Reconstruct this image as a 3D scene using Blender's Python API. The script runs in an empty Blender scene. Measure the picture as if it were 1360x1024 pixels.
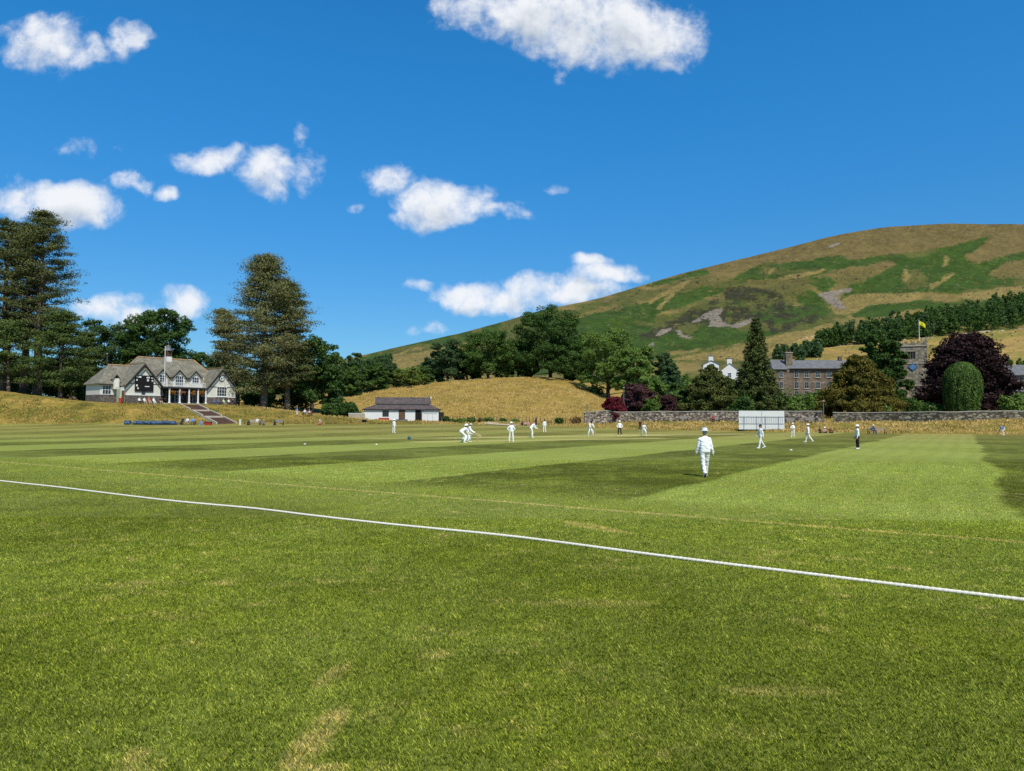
import bpy, bmesh, math, random
import numpy as np
from mathutils import Vector, Matrix

SC = bpy.context.scene
COL = SC.collection
rad = math.radians

# ------------------------------------------------------------------ camera
F_PX = 971.0
CAM = np.array([0.0, 0.0, 2.05])
PITCH = math.atan(43.5 / F_PX)
ROLL = 0.0035
_f = np.array([0, math.cos(PITCH), math.sin(PITCH)])
_u0 = np.array([0, -math.sin(PITCH), math.cos(PITCH)])
_r0 = np.array([1.0, 0, 0])
_r = _r0 * math.cos(ROLL) + _u0 * math.sin(ROLL)
_u = _u0 * math.cos(ROLL) - _r0 * math.sin(ROLL)


def ray(px, py):
    return _f * F_PX + _r * (px - 680.0) + _u * (512.0 - py)


def at(px, py, Y):
    d = ray(px, py)
    return CAM + d * (Y / d[1])


cam_d = bpy.data.cameras.new('camera')
cam_d.sensor_width = 36.0
cam_d.lens = F_PX / 1360.0 * 36.0
cam_d.clip_start = 0.1
cam_d.clip_end = 20000
cam = bpy.data.objects.new('camera', cam_d)
COL.objects.link(cam)
cam.matrix_world = Matrix(((_r[0], _u[0], -_f[0], CAM[0]), (_r[1], _u[1], -_f[1], CAM[1]),
                           (_r[2], _u[2], -_f[2], CAM[2]), (0, 0, 0, 1)))
SC.camera = cam


# ------------------------------------------------------------------ noise
def vnoise(x, y, seed=0):
    xi = np.floor(x).astype(np.int64); yi = np.floor(y).astype(np.int64)
    fx = x - xi; fy = y - yi
    fx = fx * fx * (3 - 2 * fx); fy = fy * fy * (3 - 2 * fy)

    def h(a, b):
        n = (a * 374761393 + b * 668265263 + seed * 974634777) & 0xFFFFFFFF
        n = ((n ^ (n >> 13)) * 1274126177) & 0xFFFFFFFF
        return ((n ^ (n >> 16)) & 0xFFFF) / 65535.0
    return (h(xi, yi) * (1 - fx) + h(xi + 1, yi) * fx) * (1 - fy) + (h(xi, yi + 1) * (1 - fx) + h(xi + 1, yi + 1) * fx) * fy


def fbm(x, y, octv=4, seed=0):
    s = 0; a = 0.5; n = 0
    for i in range(octv):
        s = s + a * vnoise(x, y, seed + i * 17); n += a
        x = x * 2.03 + 5.1; y = y * 2.03 + 1.7; a *= 0.5
    return s / n


# ------------------------------------------------------------------ terrain profile
def zz(v):
    return ('z', v)


KEYS = [
    (-900, (110, zz(.5)), (125, zz(4)), (165, zz(5)), (240, zz(7)), (330, zz(8)), (500, zz(8)), (900, zz(8)), (1300, zz(8))),
    (-200, (118, zz(.6)), (133, zz(5.5)), (165, zz(7)), (240, zz(8)), (330, zz(9)), (500, zz(9)), (900, zz(9)), (1200, zz(10))),
    (0, (125, 565), (139, 521), (165, 517.5), (240, zz(9)), (330, zz(9)), (500, zz(9)), (900, zz(10)), (1200, zz(14))),
    (100, (125, 564), (134, zz(5.1)), (165, zz(5.6)), (240, zz(8)), (330, zz(9)), (500, zz(9)), (900, zz(12)), (1200, zz(22))),
    (125, (125, 563.6), (133, zz(4.75)), (165, zz(4.9)), (240, zz(8)), (330, zz(9)), (500, zz(9)), (900, zz(14)), (1200, zz(25))),
    (250, (125, 563.8), (145, zz(4.75)), (170, zz(4.8)), (240, zz(7)), (330, zz(9)), (500, zz(10)), (900, zz(25)), (1200, zz(55))),
    (318, (127, 564), (152.5, zz(4.7)), (172, zz(4.7)), (240, zz(7.5)), (330, zz(9)), (500, zz(12)), (900, zz(35)), (1200, zz(65))),
    (370, (129, 564), (150, zz(3.6)), (172, zz(4.0)), (240, zz(8.5)), (330, zz(10)), (500, zz(16)), (900, zz(45)), (1200, zz(75))),
    (430, (133, 564), (150, zz(2.2)), (172, zz(3.2)), (240, 523), (330, 522), (500, 512), (900, 492), (1200, 482)),
    (500, (140, 563.5), (152, 559.5), (178, 557), (240, 514), (330, 516), (500, 505), (900, 484), (1200, 466)),
    (600, (146, 563.5), (154, 561.5), (172, 558.5), (240, 506), (330, 508), (500, 495), (900, 464), (1250, 444)),
    (660, (144, 564), (153, 562), (170, 559), (240, 500.5), (330, 504), (500, 488), (900, 455), (1280, 429)),
    (720, (140, 565.5), (150, 563), (165, 560), (240, 499.5), (330, 503), (500, 480), (900, 442), (1310, 411)),
    (770, (132, 567.5), (140, 563.5), (160, 561), (240, 507), (330, 505), (500, 480), (900, 434), (1350, 401)),
    (820, (126, 570.5), (134, 562), (160, 558), (240, 533), (330, 515), (500, 485), (900, 430), (1380, 388)),
    (900, (122, 572.5), (130, 562), (160, 557), (240, 530), (330, 515), (500, 482), (900, 422), (1400, 364)),
    (1040, (117, 574), (127, 562), (160, 556), (240, 530), (330, 512), (500, 472), (900, 402), (1450, 329)),
    (1120, (112, 575), (122, 561.5), (155, 555), (240, 527), (330, 508), (500, 466), (900, 394), (1490, 310)),
    (1190, (106, 576.5), (117, 560.5), (150, 554), (240, 525), (330, 505), (500, 460), (900, 388), (1530, 299.5)),
    (1290, (103, 577.5), (114, 558.5), (150, 553), (240, 522), (330, 500), (500, 455), (900, 383), (1570, 295)),
    (1360, (100, 578.5), (112, 557), (150, 552), (240, 520), (330, 495), (500, 450), (900, 380), (1600, 297)),
    (1700, (95, zz(.1)), (110, zz(2.2)), (150, zz(3)), (240, zz(12)), (330, zz(25)), (500, zz(60)), (900, zz(170)), (1600, zz(430))),
    (2260, (95, zz(.1)), (110, zz(2.2)), (150, zz(3)), (240, zz(12)), (330, zz(25)), (500, zz(60)), (900, zz(170)), (1600, zz(400))),
]
_kt, _kY, _kz = [], [], []
for k in KEYS:
    ys, zs = [1.0, 75.0], [0.0, 0.0]
    tt = []
    for (Y, v) in k[1:]:
        if isinstance(v, tuple):
            z = v[1]
        else:
            p = at(k[0], v, Y); z = p[2]
        ys.append(Y); zs.append(z)
    ys.append(3200.0); zs.append(zs[-1] * 0.5)
    _kt.append((k[0] - 680.0) / F_PX); _kY.append(ys); _kz.append(zs)
_kt = np.array(_kt); _kY = np.array(_kY); _kz = np.array(_kz)
NS = _kY.shape[1]


def stations(t):
    t = np.asarray(t, float)
    Y = np.stack([np.interp(t, _kt, _kY[:, j]) for j in range(NS)], -1)
    Z = np.stack([np.interp(t, _kt, _kz[:, j]) for j in range(NS)], -1)
    return Y, Z


def _lin(Y, ys, zs):
    out = np.zeros_like(Y)
    for j in range(NS - 1):
        a = ys[..., j]; b = ys[..., j + 1]
        w = np.clip((Y - a) / (b - a), 0, 1)
        m = (Y >= a) if j else np.ones_like(Y, bool)
        out = np.where(m, zs[..., j] * (1 - w) + zs[..., j + 1] * w, out)
    return out


def G(X, Y, noise=True):
    X = np.asarray(X, float); Y = np.asarray(Y, float)
    sh = np.broadcast(X, Y).shape
    X = np.broadcast_to(X, sh).ravel(); Y = np.maximum(np.broadcast_to(Y, sh).ravel(), 0.6)
    t = X / Y
    tot = 0
    for dt in (-0.02, 0, 0.02):
        ys, zs = stations(t + dt)
        k = np.clip(Y * 0.012, 0.2, 14)
        for o in (-1, 0, 1):
            tot = tot + _lin(Y + o * k, ys, zs)
    z = tot / 9
    if noise:
        ys, zs = stations(t)
        wb = np.clip((Y - ys[:, 2] - 0.5) / 4.0, 0, 1) * np.clip((400 - Y) / 100, 0, 1)
        terr = ((t > -0.62) & (t < -0.36) & (Y > ys[:, 3] - 1) & (Y < 190))
        wb = np.where(terr, 0, wb)
        z = z + wb * ((fbm(X / 9, Y / 9, 3, 3) - .5) * 0.55 + (fbm(X / 1.6, Y / 1.6, 2, 9) - .5) * 0.22)
        wf = np.clip((Y - 420) / 500, 0, 1)
        z = z + wf * ((fbm(X / 170, Y / 260, 4, 21) - .5) * 26 * np.clip((ys[:, 9] - Y) / 400, .2, 1) + (fbm(X / 45, Y / 120, 3, 31) - .5) * 9 * np.clip((ys[:, 9] - Y) / 250, .15, 1))
    return z.reshape(sh)


def gz(X, Y):
    return float(G(np.array([X]), np.array([Y]))[0])


def ground_at(px, py):
    d = ray(px, py)
    Ys = np.linspace(3, 200, 4000)
    P = CAM[None, :] + d[None, :] * (Ys / d[1])[:, None]
    g = G(P[:, 0], Ys)
    below = np.nonzero(P[:, 2] <= g)[0]
    i = below[0] if len(below) else -1
    return P[i, 0], Ys[i], g[i]


def place(px, Y):
    X = at(px, 540, Y)[0]
    return X, Y, gz(X, Y)


# ------------------------------------------------------------------ object helpers
def tag(o, label=None, cat=None, group=None, kind=None):
    if label: o['label'] = label
    if cat: o['category'] = cat
    if group: o['group'] = group
    if kind: o['kind'] = kind
    return o


def empty(name, loc, rz=0.0, label=None, cat=None, group=None):
    o = bpy.data.objects.new(name, None)
    o.empty_display_size = 0.3
    COL.objects.link(o)
    o.location = loc; o.rotation_euler = (0, 0, rz)
    return tag(o, label, cat, group)


def mesh_obj(name, verts, faces, mat, parent=None, smooth=False):
    me = bpy.data.meshes.new(name)
    me.from_pydata([tuple(v) for v in verts], [], [tuple(f) for f in faces])
    me.update()
    if smooth:
        me.polygons.foreach_set('use_smooth', [True] * len(me.polygons))
    if mat: me.materials.append(mat)
    o = bpy.data.objects.new(name, me); COL.objects.link(o)
    if parent: o.parent = parent
    return o


def np_mesh(name, verts, faces, mat, parent=None, smooth=False, attrs=None):
    """verts (N,3) float, faces (M,k) int"""
    me = bpy.data.meshes.new(name)
    n = len(verts); m, k = faces.shape
    me.vertices.add(n); me.vertices.foreach_set('co', np.ascontiguousarray(verts, np.float32).ravel())
    me.loops.add(m * k); me.loops.foreach_set('vertex_index', np.ascontiguousarray(faces, np.int32).ravel())
    me.polygons.add(m)
    me.polygons.foreach_set('loop_start', np.arange(0, m * k, k, dtype=np.int32))
    if smooth:
        me.polygons.foreach_set('use_smooth', np.ones(m, bool))
    else:
        me.polygons.foreach_set('use_smooth', np.zeros(m, bool))
    me.update(calc_edges=True)
    for an, (typ, data) in (attrs or {}).items():
        a = me.attributes.new(an, typ, 'POINT')
        a.data.foreach_set('color' if typ == 'FLOAT_COLOR' else 'value', np.ascontiguousarray(data, np.float32).ravel())
    if mat: me.materials.append(mat)
    o = bpy.data.objects.new(name, me); COL.objects.link(o)
    if parent: o.parent = parent
    return o


class MB:
    """collects shapes into one mesh"""
    def __init__(s): s.v = []; s.f = []

    def add(s, vs, fs):
        b = len(s.v); s.v += [tuple(map(float, v)) for v in vs]; s.f += [tuple(i + b for i in f) for f in fs]; return s

    def box(s, x0, x1, y0, y1, z0, z1):
        return s.add([(x0, y0, z0), (x1, y0, z0), (x1, y1, z0), (x0, y1, z0), (x0, y0, z1), (x1, y0, z1), (x1, y1, z1), (x0, y1, z1)],
                     [(3, 2, 1, 0), (4, 5, 6, 7), (0, 1, 5, 4), (1, 2, 6, 5), (2, 3, 7, 6), (3, 0, 4, 7)])

    def prism(s, poly, d, axis='y', a0=0.0):
        """poly in the two other axes; extruded a0..a0+d along axis"""
        n = len(poly)
        def P(p, a):
            if axis == 'y': return (p[0], a, p[1])
            if axis == 'x': return (a, p[0], p[1])
            return (p[0], p[1], a)
        vs = [P(p, a0) for p in poly] + [P(p, a0 + d) for p in poly]
        fs = [tuple(range(n)), tuple(range(2 * n - 1, n - 1, -1))]
        fs += [(i, i + n, (i + 1) % n + n, (i + 1) % n) for i in range(n)]
        return s.add(vs, fs)

    def bar(s, a, b, r0, r1=None, n=8):
        a = np.array(a, float); b = np.array(b, float); r1 = r0 if r1 is None else r1
        d = b - a; L = np.linalg.norm(d); d = d / max(L, 1e-9)
        h = np.array([0, 0, 1.0]) if abs(d[2]) < .9 else np.array([1.0, 0, 0])
        x = np.cross(d, h); x /= np.linalg.norm(x); y = np.cross(d, x)
        vs = []
        for (c, r) in ((a, r0), (b, r1)):
            for i in range(n):
                w = 2 * math.pi * i / n
                vs.append(c + r * (math.cos(w) * x + math.sin(w) * y))
        fs = [(i, (i + 1) % n, (i + 1) % n + n, i + n) for i in range(n)] + [tuple(range(n - 1, -1, -1)), tuple(range(n, 2 * n))]
        return s.add(vs, fs)

    def lathe(s, prof, n=16, c=(0, 0, 0), sx=1, sy=1):
        vs = []
        for (r, z) in prof:
            for i in range(n):
                w = 2 * math.pi * i / n
                vs.append((c[0] + sx * r * math.cos(w), c[1] + sy * r * math.sin(w), c[2] + z))
        fs = []
        for j in range(len(prof) - 1):
            for i in range(n):
                fs.append((j * n + i, j * n + (i + 1) % n, (j + 1) * n + (i + 1) % n, (j + 1) * n + i))
        fs += [tuple(range(n - 1, -1, -1)), tuple(range((len(prof) - 1) * n, len(prof) * n))]
        return s.add(vs, fs)

    def slab(s, quad, th):
        """quad of 4 points, thickened downward by th"""
        q = [np.array(p, float) for p in quad]
        vs = q + [p - np.array([0, 0, th]) for p in q]
        return s.add(vs, [(0, 1, 2, 3), (7, 6, 5, 4), (0, 4, 5, 1), (1, 5, 6, 2), (2, 6, 7, 3), (3, 7, 4, 0)])

    def ball(s, c, rx, ry, rz, n=12, m=8):
        prof = []
        vs = []; fs = []
        for j in range(m + 1):
            p = -math.pi / 2 + math.pi * j / m
            for i in range(n):
                w = 2 * math.pi * i / n
                vs.append((c[0] + rx * math.cos(p) * math.cos(w), c[1] + ry * math.cos(p) * math.sin(w), c[2] + rz * math.sin(p)))
        for j in range(m):
            for i in range(n):
                fs.append((j * n + i, j * n + (i + 1) % n, (j + 1) * n + (i + 1) % n, (j + 1) * n + i))
        return s.add(vs, fs)

    def build(s, name, mat, parent=None, smooth=False):
        return mesh_obj(name, s.v, s.f, mat, parent, smooth)


def copy_tree(o, parent=None):
    c = o.copy(); COL.objects.link(c)
    if parent: c.parent = parent
    for ch in list(o.children): copy_tree(ch, c)
    return c


# ------------------------------------------------------------------ materials
def lin(c):
    c = c / 255.0
    return c / 12.92 if c <= 0.04045 else ((c + 0.055) / 1.055) ** 2.4


def S(r, g, b, k=0.72):
    """surface colour whose sunlit look is about the given display colour"""
    return (lin(r) * k, lin(g) * k, lin(b) * k, 1.0)


class NT:
    def __init__(s, tree): s.t = tree; s.n = tree.nodes; s.l = tree.links

    def new(s, typ, **kw):
        n = s.n.new(typ)
        for k, v in kw.items(): setattr(n, k, v)
        return n

    def put(s, sock, v):
        if v is None: return
        if isinstance(v, bpy.types.NodeSocket): s.l.new(v, sock)
        else:
            try: sock.default_value = v
            except Exception:
                sock.default_value = (v, v, v) if not isinstance(v, (tuple, list)) else tuple(v)[:3]

    def math(s, op, a, b=None, c=None, clamp=False):
        n = s.new('ShaderNodeMath', operation=op); n.use_clamp = clamp
        s.put(n.inputs[0], a)
        if b is not None: s.put(n.inputs[1], b)
        if c is not None: s.put(n.inputs[2], c)
        return n.outputs[0]

    def vmath(s, op, a, b=None):
        n = s.new('ShaderNodeVectorMath', operation=op)
        s.put(n.inputs[0], a)
        if b is not None: s.put(n.inputs[1], b)
        return n.outputs['Value'] if op in ('LENGTH', 'DOT_PRODUCT', 'DISTANCE') else n.outputs[0]

    def mix(s, f, a, b, blend='MIX'):
        n = s.new('ShaderNodeMix', data_type='RGBA', blend_type=blend)
        s.put(n.inputs[0], f); s.put(n.inputs[6], a); s.put(n.inputs[7], b)
        return n.outputs[2]

    def noise(s, vec, scale, detail=4, rough=0.55, dist=0.0, out=0):
        n = s.new('ShaderNodeTexNoise')
        if vec is not None: s.l.new(vec, n.inputs['Vector'])
        n.inputs['Scale'].default_value = scale; n.inputs['Detail'].default_value = detail
        n.inputs['Roughness'].default_value = rough; n.inputs['Distortion'].default_value = dist
        return n.outputs[out]

    def ramp(s, f, stops, interp='LINEAR'):
        n = s.new('ShaderNodeValToRGB'); r = n.color_ramp; r.interpolation = interp
        while len(r.elements) < len(stops): r.elements.new(0.5)
        for e, (p, c) in zip(r.elements, stops):
            e.position = p; e.color = c if len(c) == 4 else (*c, 1)
        s.put(n.inputs[0], f); return n.outputs[0]

    def step(s, v, lo, hi, a=0.0, b=1.0):
        n = s.new('ShaderNodeMapRange', interpolation_type='SMOOTHSTEP')
        s.put(n.inputs[0], v); n.inputs[1].default_value = lo; n.inputs[2].default_value = hi
        n.inputs[3].default_value = a; n.inputs[4].default_value = b
        return n.outputs[0]

    def scale(s, vec, k):
        n = s.new('ShaderNodeVectorMath', operation='MULTIPLY'); s.l.new(vec, n.inputs[0]); n.inputs[1].default_value = k
        return n.outputs[0]


MATS = {}


def mat(name, col, rough=0.8, var=0.25, scale=3.0, bump=0.0, bscale=20.0, spec=0.3, metal=0.0, build=None):
    """procedural material: base colour broken up by two noises, optional bump"""
    if name in MATS: return MATS[name]
    m = bpy.data.materials.new(name); m.use_nodes = True
    t = NT(m.node_tree); b = m.node_tree.nodes['Principled BSDF']
    co = t.new('ShaderNodeTexCoord').outputs['Object']
    b.inputs['Roughness'].default_value = rough; b.inputs['Metallic'].default_value = metal
    b.inputs['Specular IOR Level'].default_value = spec
    if build:
        c = build(t, co)
    else:
        n1 = t.noise(co, scale, 5, 0.6); n2 = t.noise(co, scale * 7, 3, 0.6)
        k = t.math('ADD', t.math('MULTIPLY', n1, .65), t.math('MULTIPLY', n2, .35))
        k = t.step(k, .3, .7, 1 - var, 1 + var)
        c = t.mix(1.0, col, k, 'MULTIPLY')
        n = t.n[-1]
    t.put(b.inputs['Base Color'], c)
    if bump:
        bn = t.new('ShaderNodeBump'); bn.inputs['Strength'].default_value = bump; bn.inputs['Distance'].default_value = 0.05
        t.l.new(t.noise(co, bscale, 4, .6), bn.inputs['Height']); t.l.new(bn.outputs[0], b.inputs['Normal'])
    MATS[name] = m
    return m


def leaf_mat(name, dark, light, trans=0.28):
    if name in MATS: return MATS[name]
    m = bpy.data.materials.new(name); m.use_nodes = True
    t = NT(m.node_tree); m.node_tree.nodes.remove(m.node_tree.nodes['Principled BSDF'])
    out = [n for n in m.node_tree.nodes if n.type == 'OUTPUT_MATERIAL'][0]
    geo = t.new('ShaderNodeNewGeometry'); co = t.new('ShaderNodeTexCoord').outputs['Object']
    k = t.math('ADD', t.math('MULTIPLY', geo.outputs['Random Per Island'], .6), t.math('MULTIPLY', t.step(t.noise(co, .35, 3), .3, .7), .4))
    c = t.mix(k, dark, light)
    d = t.new('ShaderNodeBsdfDiffuse'); tr = t.new('ShaderNodeBsdfTranslucent'); gl = t.new('ShaderNodeBsdfGlossy')
    t.l.new(c, d.inputs[0])
    t.l.new(t.mix(1.0, c, (1.2, 1.25, .6, 1), 'MULTIPLY'), tr.inputs[0])
    gl.inputs['Roughness'].default_value = .45; gl.inputs[0].default_value = (.6, .6, .6, 1)
    mx = t.new('ShaderNodeMixShader'); mx.inputs[0].default_value = trans
    t.l.new(d.outputs[0], mx.inputs[1]); t.l.new(tr.outputs[0], mx.inputs[2])
    m2 = t.new('ShaderNodeMixShader'); m2.inputs[0].default_value = .012
    t.l.new(mx.outputs[0], m2.inputs[1]); t.l.new(gl.outputs[0], m2.inputs[2])
    t.l.new(m2.outputs[0], out.inputs[0])
    MATS[name] = m
    return m
SKY_LOW = (.43, .70, .93, 1); SKY_HIGH = (.30, 1.19, 1.5, 1)
k_ = 1.0 / 0.115
CLOUD_LIT = (.92 * k_, .94 * k_, .97 * k_, 1); CLOUD_SHADE = (.42 * k_, .50 * k_, .60 * k_, 1)
SUN_E = 4.9
EXPO = 0.0
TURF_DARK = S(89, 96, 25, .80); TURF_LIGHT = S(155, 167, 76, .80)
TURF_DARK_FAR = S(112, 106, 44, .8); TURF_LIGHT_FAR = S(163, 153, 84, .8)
TURF_YELLOW = S(144, 154, 54, .8); TURF_DRY = S(196, 176, 112, .8); TURF_PALE = S(204, 190, 122, .8)
FELL_MOOR = S(126, 110, 64, .60); FELL_TAN = S(162, 142, 82, .58); FELL_GREEN = S(74, 99, 34, .56); FELL_HEATH = S(68, 68, 42, .62); FELL_SCREE = S(150, 138, 122, .64)
FIELD_GOLD = S(184, 154, 88, .64); FIELD_GREEN = S(132, 136, 62, .64)
BANK_STOPS = [(.32, S(72, 84, 26, .68)), (.43, S(112, 112, 40, .68)), (.50, S(150, 132, 60, .68)), (.58, S(190, 156, 84, .68)), (.72, S(216, 182, 116, .68))]
MEADOW_STOPS = [(.32, S(112, 106, 42, .62)), (.44, S(156, 134, 62, .62)), (.54, S(188, 158, 82, .62)), (.66, S(220, 190, 116, .62))]
N_BLADES = 620000
# ------------------------------------------------------------------ sky, sun, exposure
SUN = np.array([0.36, -0.93, 0.0]); SUN = SUN / np.linalg.norm(SUN) * math.cos(rad(54)); SUN[2] = math.sin(rad(54))
world = bpy.data.worlds.new('World'); SC.world = world; world.use_nodes = True
t = NT(world.node_tree)
bg = world.node_tree.nodes['Background']
sky = t.new('ShaderNodeTexSky', sky_type='NISHITA')
sky.sun_disc = False; sky.sun_elevation = rad(54); sky.sun_rotation = math.atan2(SUN[0], SUN[1])
sky.air_density = 1.0; sky.dust_density = 0.35; sky.ozone_density = 2.5; sky.altitude = 150
SKY_STRENGTH = 0.115
hs = t.new('ShaderNodeHueSaturation'); hs.inputs['Saturation'].default_value = 1.18; hs.inputs['Value'].default_value = 1.0
t.l.new(sky.outputs[0], hs.inputs['Color'])
gen = t.new('ShaderNodeTexCoord').outputs['Generated']
sep0 = t.new('ShaderNodeSeparateXYZ'); t.l.new(gen, sep0.inputs[0])
elev = t.step(sep0.outputs[2], 0.0, 0.5)
tint = t.mix(elev, SKY_LOW, SKY_HIGH)
tint = t.mix(t.step(sep0.outputs[2], .62, .85), tint, (1.0, 1.0, .9, 1))
skycol = t.mix(1.0, hs.outputs[0], tint, 'MULTIPLY')

# the clouds: each one is laid into the sky by the bearing and the elevation it stands at
CLOUDS = [  # px, py, rx, ry, weight
    (40, 48, 62, 46, 1), (105, 58, 40, 26, .75), (154, 44, 40, 32, 1),
    (72, 265, 100, 36, 1.25), (20, 262, 60, 34, 1.1),
    (140, 405, 60, 24, 1.0), (235, 402, 40, 26, 1.1), (190, 420, 70, 20, .9),
    (160, 229, 32, 20, .85), (184, 240, 20, 14, .7), (216, 249, 21, 14, .8),
    (272, 207, 48, 24, .95), (300, 205, 40, 20, .95), (345, 224, 52, 38, 1.0), (355, 250, 30, 18, .7), (405, 225, 20, 42, .45), (391, 172, 17, 18, .5),
    (512, 232, 42, 30, .9), (590, 262, 74, 44, 1.2), (545, 285, 30, 16, .8), (655, 275, 60, 20, .6), (700, 280, 22, 12, .4),
    (650, 398, 100, 28, 1.15), (740, 382, 120, 26, 1.0), (805, 360, 66, 20, 1.05), (786, 342, 32, 12, .8), (840, 362, 24, 12, .8), (551, 380, 24, 12, .7), (577, 440, 24, 12, .55),
    (690, 0, 130, 50, 1.1), (800, 25, 150, 64, 1.25), (880, 40, 70, 50, 1.0), (745, 92, 12, 18, .3), (900, 72, 28, 18, .6),
    (740, 243, 12, 9, .42), (149, 184, 15, 13, .42), (85, 187, 34, 12, .22), (470, 270, 20, 9, .5), (560, 440, 20, 8, .3),
    
]
HZ = 555.5
cg = bpy.data.node_groups.new('cloud_density', 'ShaderNodeTree')
cg.interface.new_socket('P', in_out='INPUT', socket_type='NodeSocketVector')
cg.interface.new_socket('D', in_out='OUTPUT', socket_type='NodeSocketFloat')
g = NT(cg)
gi = g.new('NodeGroupInput'); go = g.new('NodeGroupOutput')
P = gi.outputs[0]
warp = g.vmath('SUBTRACT', g.noise(P, 9.0, 3, .6, out=1), (.5, .5, .5))
Pw = g.vmath('ADD', P, g.scale(warp, (.07, .06, 0)))
acc = None
for (px, py, rx, ry, w) in CLOUDS:
    cx = (px - 680) / F_PX; cy = (HZ + ROLL * (px - 680) - py) / F_PX
    d = g.vmath('SUBTRACT', Pw, (cx, cy, 0))
    d = g.vmath('MULTIPLY', d, (F_PX / rx, F_PX / ry, 0))
    r = g.vmath('DOT_PRODUCT', d, d)
    v = g.math('MULTIPLY_ADD', r, -w, w)          # w*(1-r)
    if acc is None: acc = v
    else:
        n = g.new('ShaderNodeMath', operation='SMOOTH_MAX'); n.inputs[2].default_value = .25
        g.l.new(acc, n.inputs[0]); g.l.new(v, n.inputs[1]); acc = n.outputs[0]
acc = g.math('MAXIMUM', acc, -1.2)
big = g.noise(P, 14.0, 9, .60)
fine = g.noise(Pw, 42.0, 8, .62)
nz = g.math('ADD', g.math('MULTIPLY', g.math('SUBTRACT', big, .5), 2.3), g.math('MULTIPLY', g.math('SUBTRACT', fine, .5), 1.25))
dens = g.math('ADD', g.math('SUBTRACT', acc, .26), nz)
g.l.new(dens, go.inputs[0])

proj = t.vmath('DIVIDE', gen, None)
dn = t.n[-1]
dy = t.math('MAXIMUM', sep0.outputs[1], 0.02)
cmb = t.new('ShaderNodeCombineXYZ')
t.l.new(t.math('DIVIDE', sep0.outputs[0], dy), cmb.inputs[0])
t.l.new(t.math('DIVIDE', sep0.outputs[2], dy), cmb.inputs[1])
world.node_tree.nodes.remove(dn)


def dens_at(off):
    n = t.new('ShaderNodeGroup'); n.node_tree = cg
    v = t.vmath('ADD', cmb.outputs[0], off); t.l.new(v, n.inputs[0])
    return n.outputs[0]


d0 = dens_at((0, 0, 0)); d1 = dens_at((.005, .030, 0))
cov = t.step(d0, -.22, .95)
front = t.step(sep0.outputs[1], 0.05, 0.2)
cov = t.math('MULTIPLY', t.math('MULTIPLY', cov, front), .96)
shade = t.step(d1, .1, 1.7, 1.0, 0.0)
lum = t.mix(shade, CLOUD_SHADE, CLOUD_LIT)
final = t.mix(cov, skycol, lum)
t.l.new(final, bg.inputs['Color'])
bg.inputs['Strength'].default_value = SKY_STRENGTH

sun_d = bpy.data.lights.new('sun', 'SUN'); sun_d.energy = SUN_E; sun_d.angle = rad(.53); sun_d.color = (1.0, .94, .84)
sun = bpy.data.objects.new('sun', sun_d); COL.objects.link(sun)
sun.rotation_euler = Vector(SUN).to_track_quat('Z', 'Y').to_euler()
sun.location = (40, -60, 120)
SC.view_settings.view_transform = 'Standard'; SC.view_settings.look = 'None'
SC.view_settings.exposure = EXPO; SC.view_settings.gamma = 1.0
SC.render.film_transparent = False
try:
    SC.cycles.max_bounces = 6; SC.cycles.diffuse_bounces = 3; SC.cycles.transmission_bounces = 4; SC.cycles.transparent_max_bounces = 4
    SC.cycles.use_denoising = False; SC.cycles.denoiser = 'OPENIMAGEDENOISE'
    world.cycles.sampling_method = 'MANUAL'; world.cycles.sample_map_resolution = 512
except Exception as e:
    print(e)
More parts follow.
